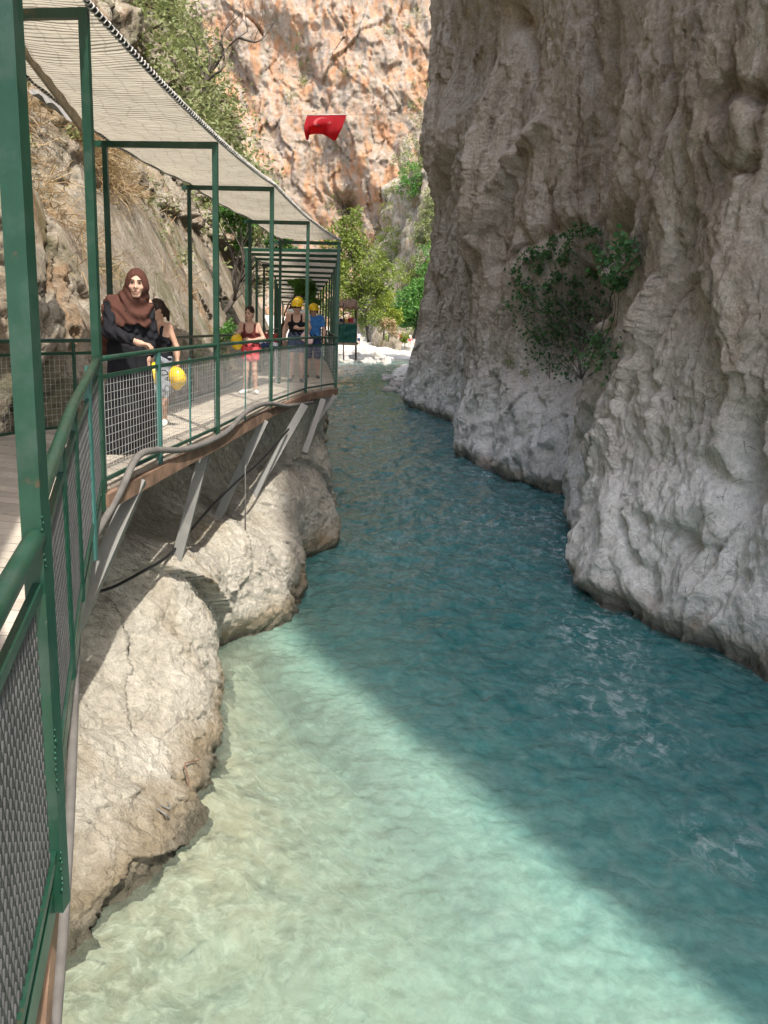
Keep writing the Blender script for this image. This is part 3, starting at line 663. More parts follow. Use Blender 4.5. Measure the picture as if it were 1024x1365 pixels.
# struts: (top pixel, y) -> (foot pixel, y), width
for (tp, ty_), (bp, by), w, mt in (((188,632),6.7),((88,862),5.9),.12,'steel'),(((276,592),8.75),((224,792),8.3),.11,'steel'),(((355,556),11.6),((272,728),11.0),.115,'steel'),(((408,537),14.0),((331,672),13.1),.125,'steel'),(((446,524),16.3),((391,606),15.6),.125,'steel'),(((432,530),15.4),((418,570),15.0),.10,'steel'):
    a = aty(*tp, ty_); b = aty(*bp, by); d = (b-a)/np.linalg.norm(b-a)
    m_ = MB(); m_.bar(a+d*.05, b+d*.55, w, w*.75, up=(0,1,0)); part(m_, 'strut', M[mt], wk)
m_ = MB(); m_.tube([aty(327,568,11.2), aty(327,722,11.2)], .010, 6); part(m_, 'hanger_rod', M['steel'], wk, True)
m_ = MB(); m_.bar(aty(58,1190,2.08), aty(34,1420,1.9), .035, .06); m_.bar(aty(72,1205,2.14), aty(56,1420,2.0), .02, .045); part(m_, 'end_bracket', M['rust'], wk)

# railings ---------------------------------------------------------------
def wire_panel(P3, t0, t1, n, lo, hi, cell, r, diamond=False, off=0.):
    """square or diamond mesh between stations t0..t1 on side function P3"""
    m_ = MB(); L = np.linalg.norm(P3(t0)-P3(t1))
    def bar(a, b): m_.bar(a, b, r*2, r*2)
    pt = lambda u, h: P3(t0+(t1-t0)*u, h, off)
    if not diamond:
        nv = max(2, int(L/cell)); sag = [random.uniform(-.004,.004) for _ in range(nv+1)]
        for i in range(nv+1): bar(pt(i/nv, lo), pt(i/nv, hi+sag[i]))
        nh = int((hi-lo)/cell); sg = max(1, int((t1-t0)/.5+.5))
        for k in range(nh+1):
            h = lo+(hi-lo)*k/nh
            for q in range(sg): bar(pt(q/sg, h), pt((q+1)/sg, h))
    else:
        H = hi-lo; pitch = cell; step = pitch*.5
        n = int((L+H)/pitch)+1; sl = 2.1         # steep diamonds
        for k in range(-int(H/sl/pitch)-1, int(L/pitch)+int(H/sl/pitch)+2):
            for sgn in (1,-1):
                x0 = k*pitch; x1 = x0+sgn*H/sl
                a, b = 0., 1.
                lo_, hi_ = min(x0,x1), max(x0,x1)
                if hi_ < 0 or lo_ > L: continue
                f = lambda X: (X-x0)/(x1-x0)
                u0, u1 = sorted((f(0), f(L))); a = max(0, u0); b = min(1, u1)
                if b-a < .02: continue
                nn = 6
                for q in range(nn):
                    A = a+(b-a)*q/nn; B = a+(b-a)*(q+1)/nn
                    m_.bar(pt((x0+(x1-x0)*A)/L, lo+H*A), pt((x0+(x1-x0)*B)/L, lo+H*B), r*2, r*3)
    return m_
RH_ = .95
def railing(P3, stops, label, group=None, posts=(), thin=(), panels=(), hr=.021, mats=('green','green'), mid=.13, up=None):
    rt = thing('railing', label, 'railing', tuple(P3(stops[0])), group)
    t0, t1 = stops
    mb = MB(); ts = np.unique(np.concatenate([[t0], np.arange(math.ceil(t0*4)/4, t1, .25), [t1]]))
    mb.tube([P3(t, RH_ if up is None else up(t)) for t in ts], hr, 10); part(mb, 'handrail', M[mats[0]], rt, True)
    mb = MB()
    for a, b in zip(ts[:-1], ts[1:]): mb.bar(P3(a, (RH_ if up is None else up(a))-mid), P3(b, (RH_ if up is None else up(b))-mid), .022, .03, ext=.003)
    part(mb, 'mid_rail', M[mats[1]], rt)
    mb = MB()
    for a, b in zip(ts[:-1], ts[1:]): mb.bar(P3(a,.06), P3(b,.06), .02, .03, ext=.003)
    part(mb, 'bottom_rail', M[mats[1]], rt)
    for t, w, m_, lo in posts:
        mb = MB(); mb.bar(P3(t, lo), P3(t, (RH_ if up is None else up(t))-.012), w, w); part(mb, 'rail_post', M[m_], rt)
    for t in thin:
        mb = MB(); mb.bar(P3(t, -.1), P3(t, RH_-.1), .018, .018); part(mb, 'rail_post', M['teal'], rt)
    for p in panels:
        part(wire_panel(P3, *p), 'mesh_panel', M['dwire'] if p[7-0-0] else M['wire'], rt)
    return rt
# panels: t0,t1,n,lo,hi,cell,r,diamond
railing(O3, (0, 4.0), 'near railing with sloping round green handrail and diamond steel mesh beside the camera', posts=[(1.07,.05,'teal',-.12),(2.5,.03,'dgreen',-.02),(3.0,.03,'dgreen',-.02),(3.48,.035,'teal',-.16),(1.9,.045,'dgreen',-.02)],
        panels=[(0,.97,1,.08,.80,.036,.0027,True),(1.12,2.0,1,.08,.80,.036,.0027,True),(2.0,3.0,1,.08,.80,.036,.0027,True),(3.0,3.97,1,.08,.8,.05,.0018,True)], hr=.026)
railing(O3, (4.0, 9.0), 'green railing with pale square wire mesh in front of the woman in black', posts=[(4.93,.04,'teal',-.15)], thin=(5.45,6.45,7.45,8.5),
        panels=[(a,b,1,.07,.82,.058,.0015,False) for a,b in ((4.03,4.9),(4.96,5.97),(6.03,6.97),(7.03,7.97),(8.03,8.97))])
railing(I3, (3.2, 9.0), 'inner green railing along the cliff side of the walkway behind the people', posts=[(4.0,.04,'dgreen',-.1),(5,.04,'dgreen',-.1),(5.5,.03,'dgreen',-.1)],
        panels=[(a,b,1,.07,.82,.06,.0014,False) for a,b in ((3.2,3.98),(4.03,4.97),(5.03,5.97),(6.03,6.97),(7.03,7.97),(8.03,8.97))])
railing(O3, (9.0, 15.0), 'far dark green railing running on in the shade past the corner', mats=('dgreen','dgreen'), posts=[(t,.04,'dgreen',-.1) for t in np.arange(9.25,15,.25)],
        panels=[(9.03,10,1,.07,.82,.08,.0018,False),(10,11,1,.07,.82,.1,.0022,False)])
railing(I3, (9.0, 15.0), 'far inner railing on the cliff side under the low roof', mats=('dgreen','dgreen'), posts=[(t,.04,'dgreen',-.1) for t in np.arange(9.5,15,.5)])

# canopies ---------------------------------------------------------------
cn = thing('shade_canopy', 'long reed shade roof laced to tall green posts over the near walkway', 'canopy', (-2.5, 9, -1.23))
PO = [(1.0,2.30,-.10,.052,'green'),(4.0,1.95,-.14,.058,'green'),(6.0,1.75,-.12,.056,'green'),(7.0,1.83,-.1,.056,'green'),(8.0,1.69,-.1,.056,'green'),(9.0,1.51,-.1,.056,'dgreen')]
ztop = lambda t: float(np.interp(t, [0,1,4,6,7,8,9], [2.4,2.30,1.95,1.75,1.83,1.69,1.51]))
def IC(t):   # canopy inner support line
    y = O3(t)[1]; return np.array([np.interp(y, [-1,2,6,9.3,12.5,14.6,16.5], [-1.9,-2.3,-3.05,-3.05,-2.95,-2.62,-2.2]), y+.15, ztop(t)])
A3_ = lambda *a: np.array(a, float)
for t, zt, lo, w, mt in PO:
    p = O3(t, 0, .0); m_ = MB(); m_.bar((p[0],p[1],dz(t)+lo-.02), (p[0],p[1],zt), w, w); 
    po = part(m_, 'post', M[mt], cn)
    if t in (1.0, 4.0):
        for h_, n_ in ((.95, 9), (.35, 12), (.02, 8)):
            m_ = MB()
            for q_ in range(n_):
                c_ = np.array([p[0]+w*.5+.002, p[1]-w*.45+random.uniform(-.006,.006), dz(t)+h_+.016*(q_-n_/2)]); r_ = random.uniform(.003,.006)
                m_.tube([c_-A3_(0,0,r_), c_, c_+A3_(0,0,r_)], [r_*.4, r_, r_*.4], 6)
            o_ = part(m_, 'weld_bead', M['dgreen'], cn, True); o_.parent = po
    if t == 4.0:
        m_ = MB(); q = p+np.array([-.055,-.02,0]); m_.bar((q[0],q[1],dz(t)-.1), (q[0],q[1],dz(t)+.9), .05, .03); part(m_, 'stiffener', M['teal'], cn)
    q = IC(t)
    if t > 1:
        m_ = MB(); m_.bar((q[0],q[1],dz(t)-.02), (q[0],q[1],zt-.03), .05, .05); part(m_, 'post', M['green' if t < 9 else 'dgreen'], cn)
    m_ = MB(); d = (q-np.array([p[0],p[1],zt])); d /= np.linalg.norm(d)
    m_.bar(np.array([p[0],p[1],zt-.03])-d*.0, np.array([q[0],q[1],zt-.03])+d*.10, .05, .06); part(m_, 'crossbeam', M['green' if t < 9 else 'dgreen'], cn)
def canopy_edge(t, side):
    k = math.sin(math.pi*(t % 1 if t >= 4 else 0)); 
    if 4 <= t <= 6: k = math.sin(math.pi*(t-4)/2)
    p = O3(t, 0, (.03+.02*k)) if side == 0 else IC(t)
    return np.array([p[0], p[1], ztop(t)+.035-(.035 if side == 0 else .03)*k])
ts = np.linspace(.3, 9.0, 260); nw = 12
V = []
for t in ts:
    a, b = canopy_edge(t, 0), canopy_edge(t, 1)
    for k in range(nw+1):
        u = k/nw; p = a+(b-a)*u; p = p+np.array([0,0,-.05*math.sin(math.pi*u)*math.sin(t*3.1)**2+.008*math.sin(t*23+u*9)]); V.append(p)
o = mk('roof_mat', V, gridfaces(len(ts), nw+1), M['reed'], smooth=True); local(o, cn)
m_ = MB(); m_.tube([canopy_edge(t,0) for t in ts], .021, 6); m_.tube([canopy_edge(t,1) for t in ts], .014, 6); part(m_, 'edge_cable', M['black'], cn, True)
for sd in (0, 1):
    tt = np.linspace(.3, 9, 1500); E_ = np.array([canopy_edge(t, sd) for t in tt]); L = np.concatenate([[0], np.cumsum(np.linalg.norm(np.diff(E_, axis=0), axis=1))])
    sl = np.arange(0, L[-1], .0125); C_ = np.stack([np.interp(sl, L, E_[:,k]) for k in range(3)], 1); T_ = np.gradient(C_, axis=0); T_ /= np.linalg.norm(T_, axis=1)[:,None]
    S_ = np.cross(T_, (0,0,1)); S_ /= np.linalg.norm(S_, axis=1)[:,None]; A_ = sl/.062*2*math.pi; r_ = .025 if sd == 0 else .018
    H_ = C_+r_*(S_*np.cos(A_)[:,None]+np.array([0,0,1.])*np.sin(A_)[:,None])
    m_ = MB(); m_.tube(H_, .0062 if sd == 0 else .0045, 4); part(m_, 'lacing', M['rope'], cn)
m_ = MB(); m_.bar(aty(14,38,6.35), aty(112,172,8.6), .028, .11, up=(0,.3,1)); part(m_, 'edge_board', M['wood'], cn)
V = []
for i in range(21):
    u = i/20; a = aty(62+44*u, 138+26*u, 7.8+.9*u)
    for k in range(6): V.append(a+np.array([-.04*k, .02*k, .035*math.sin(k*1.1+u*7)-.0*k+.03*k]))
local(mk('mat_flap', V, gridfaces(21, 6), plain('grey shade cloth', (.26,.25,.23), .9, .3, 9), smooth=True), cn)

cf = thing('shade_canopy', 'low grey roof on many dark posts over the shaded far walkway', 'canopy', (-2.3, 20, -1.23))
FT = [9.15, 9.5, 9.9, 10.3, 10.7, 11.1, 11.5, 12, 12.5, 13, 13.5, 14, 14.5]
fz = lambda t: 1.42-.012*(O3(t)[1]-17)
for i, t in enumerate(FT):
    p, q = O3(t, 0, .02), I3(t, 0, .05 if i else .0)
    for w_ in (p, q):
        m_ = MB(); m_.bar((w_[0],w_[1],dz(t)-.1), (w_[0],w_[1],fz(t)), .05); part(m_, 'post', M['dgreen'], cf)
    m_ = MB(); m_.bar((p[0],p[1],fz(t)-.03), (q[0],q[1],fz(t)-.03), .045, .06, ext=.05); part(m_, 'crossbeam', M['dgreen'], cf)
V = []; tt = np.linspace(9.15, 14.5, 80)
for t in tt:
    a, b = O3(t, 0, .05), I3(t, 0, .08)
    for k in range(7):
        p = a+(b-a)*k/6; V.append((p[0], p[1], fz(t)+.02-.02*math.sin(math.pi*k/6)))
local(mk('roof_mat', V, gridfaces(len(tt), 7), M['reed'], smooth=True), cf)

# pipe, hose, wall fittings ----------------------------------------------
pp = [(418,536,14.9),(385,541,13.4),(357,538,12.1),(330,548,10.9),(299,578,9.35),(252,598,8.3),(210,600,7.45),(190,604,7.05),(178,617,6.75),(164,648,6.35),(147,680,6.0),(131,707,5.7),(113,738,5.3),(107,760,5.1),(103,812,4.7),(99,920,4.1),(96,1010,3.7),(91,1120,3.3),(82,1260,2.9),(68,1430,2.5)]
def outside(px, py, y):
    """first point along the sight line that lies just outside the deck edge"""
    for y_ in np.arange(2., 17., .01):
        p = aty(px, py, y_)
        if p[0] <= O3(t_at_y(OUT, y_))[0]+.07: return p
    return aty(px, py, y)
m_ = MB(); m_.tube(smoothpath([outside(*q) for q in pp[:10]]+[aty(*q) for q in pp[10:]], 130), np.linspace(.032, .024, 130), 10)
tag(m_.build('conduit_pipe', M['pipe'], None, True), 'bent grey conduit pipe slung below the walkway edge', 'pipe')
hp = [aty(118,792,6.6), aty(150,783,7.0), aty(190,762,7.6), aty(225,740,8.2), aty(256,705,9.0), aty(285,672,9.8), aty(318,640,11), aty(350,612,12.2), aty(385,572,13.6)]
m_ = MB(); m_.tube(smoothpath(hp, 60), .016, 7)
tag(m_.build('hose', M['rubber'], None, True), 'thin black hose sagging across the shaded rock under the walkway', 'hose')
def on_bank(px, py):
    r = ray(px, py)
    for y in np.arange(3.5, 20, .02):
        p = r*(y/r[1])
        if p[0] <= bank_x(y, p[2]): return p
    return r*(9/r[1])
b0 = on_bank(250,1046)
m_ = MB(); m_.tube(smoothpath([on_bank(252,1047)+np.array([.0,.02,-.03]), on_bank(244,1036)+np.array([.06,-.05,.02]), on_bank(236,1022)+np.array([.10,-.08,.03]), on_bank(236,1015)+np.array([.1,-.08,.03]), on_bank(256,1008)+np.array([.09,-.05,.0])], 24), .008, 6)
tag(m_.build('rebar', M['rust'], None, True), 'rusty bent rod sticking out of the sunlit rock', 'rod')
m_ = MB(); m_.tube(smoothpath([on_bank(206,1076), on_bank(214,1084)+np.array([.05,-.04,.02]), on_bank(222,1090)+np.array([.03,-.02,0])], 12), .009, 6); m_.tube(smoothpath([on_bank(212,1072), on_bank(220,1078)+np.array([.05,-.04,.03]), on_bank(222,1073)+np.array([.02,-.01,.02])], 12), .008, 6)
tag(m_.build('rock_anchor', M['steel'], None, True), 'small twisted metal anchor low on the sunlit rock above the water', 'anchor')

# ------------------------------------------------------------------ PEOPLE (one smooth surface per body, grown from blended limbs)
def surface_nets(D, o, h):
    """isosurface 0 of the grid D (negative inside) -> verts, quads"""
    S = D < 0
    nx, ny, nz = D.shape
    c = S[:-1,:-1,:-1].astype(np.int8)
    cnt = np.zeros((nx-1,ny-1,nz-1), np.int8)
    for a in (0,1):
        for b in (0,1):
            for e in (0,1): cnt += S[a:nx-1+a, b:ny-1+b, e:nz-1+e]
    act = np.argwhere((cnt > 0) & (cnt < 8))
    idx = -np.ones((nx-1,ny-1,nz-1), np.int32); idx[tuple(act.T)] = np.arange(len(act))
    P = np.zeros((len(act),3)); N = np.zeros(len(act))
    cor = [(a,b,e) for a in (0,1) for b in (0,1) for e in (0,1)]
    val = {q: D[act[:,0]+q[0], act[:,1]+q[1], act[:,2]+q[2]] for q in cor}
    for q in cor:
        for ax in range(3):
            if q[ax] == 0:
                r = list(q); r[ax] = 1; r = tuple(r)
                a, b = val[q], val[r]; m = (a < 0) != (b < 0)
                t = np.where(m, a/(a-b+1e-12), 0)
                p = np.array(q, float)[None]+t[:,None]*(np.array(r)-np.array(q))
                P += np.where(m[:,None], p, 0); N += m
    V = (act+P/N[:,None])*h+o
    Q = []
    for ax in range(3):
        sl0 = [slice(None)]*3; sl1 = [slice(None)]*3; sl0[ax] = slice(0,-1); sl1[ax] = slice(1,None)
        s0, s1 = S[tuple(sl0)], S[tuple(sl1)]
        for flip in (0,1):
            e = np.argwhere((s0 & ~s1) if not flip else (~s0 & s1))
            u, v = [(1,2),(2,0),(0,1)][ax]
            ok = (e[:,u] > 0) & (e[:,v] > 0) & (e[:,u] < D.shape[u]-1) & (e[:,v] < D.shape[v]-1); e = e[ok]
            def at(du, dv):
                k = e.copy(); k[:,u] += du; k[:,v] += dv; return idx[k[:,0],k[:,1],k[:,2]]
            q = np.stack([at(-1,-1), at(0,-1), at(0,0), at(-1,0)], 1)
            Q.append(q if not flip else q[:, ::-1])
    Q = np.concatenate(Q); Q = Q[(Q >= 0).all(1)]
    return V, Q
class SDF:
    def __init__(s, lo, hi, h):
        s.h = h; s.o = np.array(lo, float); s.n = np.ceil((np.array(hi)-s.o)/h).astype(int)+1
        s.D = np.full(tuple(s.n), .5, np.float32)
    def grid(s, lo, hi):
        i0 = np.clip(np.floor((lo-s.o)/s.h).astype(int), 0, s.n); i1 = np.clip(np.ceil((hi-s.o)/s.h).astype(int)+1, 0, s.n)
        sl = tuple(slice(a,b) for a,b in zip(i0,i1))
        ax = [s.o[k]+np.arange(i0[k],i1[k])*s.h for k in range(3)]
        return sl, np.meshgrid(*ax, indexing='ij')
    def _put(s, sl, d, k, sub):
        A = s.D[sl]
        if sub:
            hh = np.clip(.5-.5*(A+d)/k, 0, 1); s.D[sl] = A*(1-hh)-d*hh+k*hh*(1-hh)
        else:
            hh = np.clip(.5+.5*(A-d)/k, 0, 1); s.D[sl] = A*(1-hh)+d*hh-k*hh*(1-hh)
    def rc(s, a, b, r1, r2=None, k=.02, sub=False):
        a = np.array(a, float); b = np.array(b, float); r2 = r1 if r2 is None else r2; R = max(r1,r2)+.07
        sl, (X,Y,Z) = s.grid(np.minimum(a,b)-R, np.maximum(a,b)+R)
        if X.size == 0: return
        ba = b-a; t = np.clip(((X-a[0])*ba[0]+(Y-a[1])*ba[1]+(Z-a[2])*ba[2])/(ba@ba+1e-12), 0, 1)
        d = np.sqrt((X-a[0]-ba[0]*t)**2+(Y-a[1]-ba[1]*t)**2+(Z-a[2]-ba[2]*t)**2)-(r1+(r2-r1)*t)
        s._put(sl, d.astype(np.float32), k, sub)
    def ell(s, c, r, k=.02, sub=False, axes=None):
        c = np.array(c, float); r = np.array(r, float); R = r.max()+.07
        sl, (X,Y,Z) = s.grid(c-R, c+R)
        if X.size == 0: return
        p = np.stack([X-c[0],Y-c[1],Z-c[2]],-1)
        if axes is not None: p = p@np.array(axes).T
        k0 = np.linalg.norm(p/r,axis=-1); k1 = np.linalg.norm(p/(r*r),axis=-1)
        d = k0*(k0-1)/(k1+1e-9)
        s._put(sl, d.astype(np.float32), k, sub)
    def clip(s, f):
        ax = [s.o[k]+np.arange(s.n[k])*s.h for k in range(3)]
        X,Y,Z = np.meshgrid(*ax, indexing='ij'); s.D = np.maximum(s.D, f(X,Y,Z).astype(np.float32))
    def warp(s, f):
        ax = [s.o[k]+np.arange(s.n[k])*s.h for k in range(3)]
        X,Y,Z = np.meshgrid(*ax, indexing='ij'); s.D += f(X,Y,Z).astype(np.float32)
    def build(s, name, mat, parent):
        V, Q = surface_nets(s.D, s.o, s.h)
        return mk(name, V, Q, mat, parent, True)
A3 = lambda *a: np.array(a, float)
def unit(v): v = np.array(v, float); return v/np.linalg.norm(v)
class Head:
    def __init__(s, c, fwd, tilt=0., size=1.):
        s.c = A3(*c); s.f = unit(fwd); s.r = unit(np.cross(s.f, (0,0,1))); s.u = np.cross(s.r, s.f); s.s = size
        if tilt: s.r, s.u = s.r*math.cos(tilt)+s.u*math.sin(tilt), s.u*math.cos(tilt)-s.r*math.sin(tilt)
        s.ax = [s.r, s.f, s.u]
    def p(s, r, f, u): return s.c+(s.r*r+s.f*f+s.u*u)*s.s
    def put(s, S, ears=True):
        z = s.s
        S.ell(s.p(0,-.012,.025), A3(.076,.095,.098)*z, .02, axes=s.ax)
        S.ell(s.p(0,.030,-.040), A3(.057,.064,.082)*z, .025, axes=s.ax)
        S.rc(s.p(-.018,.068,-.102), s.p(.018,.068,-.102), .017*z, None, .02)
        S.rc(s.p(-.030,.080,.030), s.p(.030,.080,.030), .014*z, None, .012)
        for q in (-1,1):
            S.ell(s.p(q*.031,.098,.010), A3(.019,.014,.013)*z, .012, True, s.ax)
            S.ell(s.p(q*.042,.062,-.028), A3(.022,.022,.02)*z, .02, False, s.ax)
            if ears: S.ell(s.p(q*.076,-.005,-.008), A3(.010,.020,.032)*z, .008, False, s.ax)
        S.rc(s.p(0,.090,.016), s.p(0,.112,-.026), .009*z, .014*z, .008)
        S.rc(s.p(-.012,.100,-.030), s.p(.012,.100,-.030), .009*z, None, .006)
        S.rc(s.p(-.017,.090,-.064), s.p(.017,.090,-.064), .0095*z, None, .006)
        S.rc(s.p(-.014,.088,-.077), s.p(.014,.088,-.077), .0095*z, None, .006)
        S.rc(s.p(-.02,.104,-.0705), s.p(.02,.104,-.0705), .004*z, None, .004, True)
    def features(s, root, glasses=False):
        z = s.s
        m = MB(); m.tube([s.p(a,.097-.12*abs(a),-.0655+.003*math.cos(a*120)) for a in np.linspace(-.024,.024,7)], [.002*z,.005*z,.007*z,.0065*z,.007*z,.005*z,.002*z], 6); m.build('lips', M['lips'], root, True)
        for q in (-1,1):
            m = MB(); m.tube([s.p(q*a,.094-.35*max(0,a-.035),.031+.004*math.sin((a-.012)*70)) for a in np.linspace(.012,.050,6)], .0042*z, 6); m.build('eyebrow', M['brow'], root, True)
            m = MB(); m.tube([s.p(q*a,.086-.25*max(0,a-.032),.010) for a in np.linspace(.020,.043,6)], [.002*z,.0058*z,.0072*z,.0072*z,.0055*z,.002*z], 6); m.build('eye', M['eye'], root, True)
        if glasses:
            m = MB()
            for q in (-1,1): m.tube([s.p(q*a,.105-.4*max(0,a-.035),.010) for a in np.linspace(.010,.056,7)], [.012*z,.018*z,.020*z,.021*z,.020*z,.017*z,.008*z], 8); m.tube([s.p(q*.056,.092,.014), s.p(q*.078,.04,.014), s.p(q*.080,-.02,.010)], .004, 5)
            m.tube([s.p(-.012,.112,.014), s.p(.012,.112,.014)], .004, 5); m.build('sunglasses', M['black'], root, True)
def hand(S, w, d, n, z=1., curl=.5, side=1, spread=1.):
    """palm + five fingers: w wrist, d pointing direction, n back-of-hand normal, curl bends towards -n"""
    d = unit(d); n = unit(n-np.dot(n,d)*d); x = np.cross(d, n)*side
    P = lambda a,b,c: A3(*w)+(d*a+x*b+n*c)*z
    S.rc(P(.0,0,0), P(.02,0,0), .024*z, .026*z, .02)
    for b in (-.022,-.008,.008,.022): S.rc(P(.02,b*.7,0), P(.085,b*1.15,0), .015*z, .0135*z, .012)
    for i,(b,L) in enumerate(((-.031,.068),(-.011,.078),(.010,.073),(.030,.058))):
        a1 = curl*.8; a2 = curl*1.7
        p0 = P(.085,b,0); p1 = p0+(d*math.cos(a1)-n*math.sin(a1)+x*b*1.2*spread)*L*.5*z; p2 = p1+(d*math.cos(a2)-n*math.sin(a2))*L*.5*z
        S.rc(p0, p1, .0105*z, .0095*z, .006); S.rc(p1, p2, .0095*z, .0082*z, .005)
    p0 = P(.03,-.030,-.005); p1 = P(.062,-.056,-.012-.02*curl); p2 = P(.088,-.060,-.02-.03*curl)
    S.rc(p0, p1, .014*z, .0115*z, .01); S.rc(p1, p2, .0115*z, .009*z, .006)
def limb(S, a, b, c, r, k=.02):
    S.rc(a, b, r[0], r[1], k); S.rc(b, c, r[1]*1.02, r[2], k)
    # calf / forearm swelling
    a_, b_, c_ = A3(*a), A3(*b), A3(*c); m = b_+(c_-b_)*.28
    S.rc(m, b_+(c_-b_)*.45, r[1]*1.06, r[1]*.96, k)
def torso(S, J, z=1., g=0.):
    """J: hipc, chest, shl, shr, neck; g grows it (for clothing)"""
    hip, ch, sl_, sr_ = (A3(*J[q]) for q in ('hip','chest','shl','shr'))
    ax = unit(sl_-sr_); w = np.linalg.norm(sl_-sr_)/2
    S.rc(hip-ax*.062*z, hip+ax*.062*z, .105*z+g, None, .05)
    wa = hip+(ch-hip)*.45
    S.rc(wa-ax*.045*z, wa+ax*.045*z, .090*z+g, None, .06)
    S.rc(ch-ax*.065*z, ch+ax*.065*z, .103*z+g, None, .06)
    up = ch+(sl_+sr_)/2*.0+A3(0,0,.09*z)
    S.rc(up-ax*.07*z, up+ax*.07*z, .085*z+g, None, .05)
    S.rc(sr_, sl_, .047*z+g, None, .05)
def shoe(S, ank, d, z=1., g=0.):
    d = unit((d[0],d[1],0)); a = A3(*ank)
    S.rc(a+A3(0,0,-.03*z)-d*.03*z, a-A3(0,0,.045*z)+d*.05*z, .036*z+g, .032*z+g, .02)
    S.rc(a-A3(0,0,.045*z)+d*.03*z, a-A3(0,0,.055*z)+d*.15*z, .036*z+g, .024*z+g, .02)
def base_body(S, J, z, hd, foot=True):
    torso(S, J, z)
    for q in 'lr':
        limb(S, J['h'+q], J['k'+q], J['a'+q], (.078*z,.050*z,.034*z), .03)
        limb(S, J['sh'+q], J['e'+q], J['w'+q], (.045*z,.035*z,.025*z), .025)
        shoe(S, J['a'+q], J['f'+q], z*.92)
    S.rc(J['neck'], hd.p(0,-.02,-.06), .052*z, .050*z, .03)
    hd.put(S)
def hardhat(c, hd, name, parent, size=1.):
    """ribbed rafting helmet with a brim; c centre of the dome base"""
    n, m = 22, 10; V = []
    for j in range(m+1):
        ph = math.pi/2*j/m
        for i in range(n):
            A = 2*math.pi*i/n
            rib = 1+.035*max(0, math.cos(3*math.atan2(math.sin(A), math.cos(A))))*(1 if j > 1 else 0)
            V.append((math.cos(A)*math.cos(ph)*.112*rib, math.sin(A)*math.cos(ph)*.135*rib, .125*math.sin(ph)*rib))
    Q = [(j*n+i, j*n+(i+1)%n, (j+1)*n+(i+1)%n, (j+1)*n+i) for j in range(m) for i in range(n)]
    k0 = len(V)
    for i in range(n):   # brim, longer in front (+y)
        A = 2*math.pi*i/n; e = 1.09+.22*max(0, math.sin(A))**2
        V.append((math.cos(A)*.112*e, math.sin(A)*.135*e, -.016))
    for i in range(n): V.append((math.cos(2*math.pi*i/n)*.104, math.sin(2*math.pi*i/n)*.126, -.012))
    Q += [(k0+i, k0+(i+1)%n, (i+1)%n, i) for i in range(n)]+[(k0+n+i, k0+n+(i+1)%n, k0+(i+1)%n, k0+i) for i in range(n)]
    V = np.array(V)*size
    B = np.array(hd)    # rows: right, front, up
    return mk(name, V@B+np.array(c), Q, M['yellow'], parent, True)

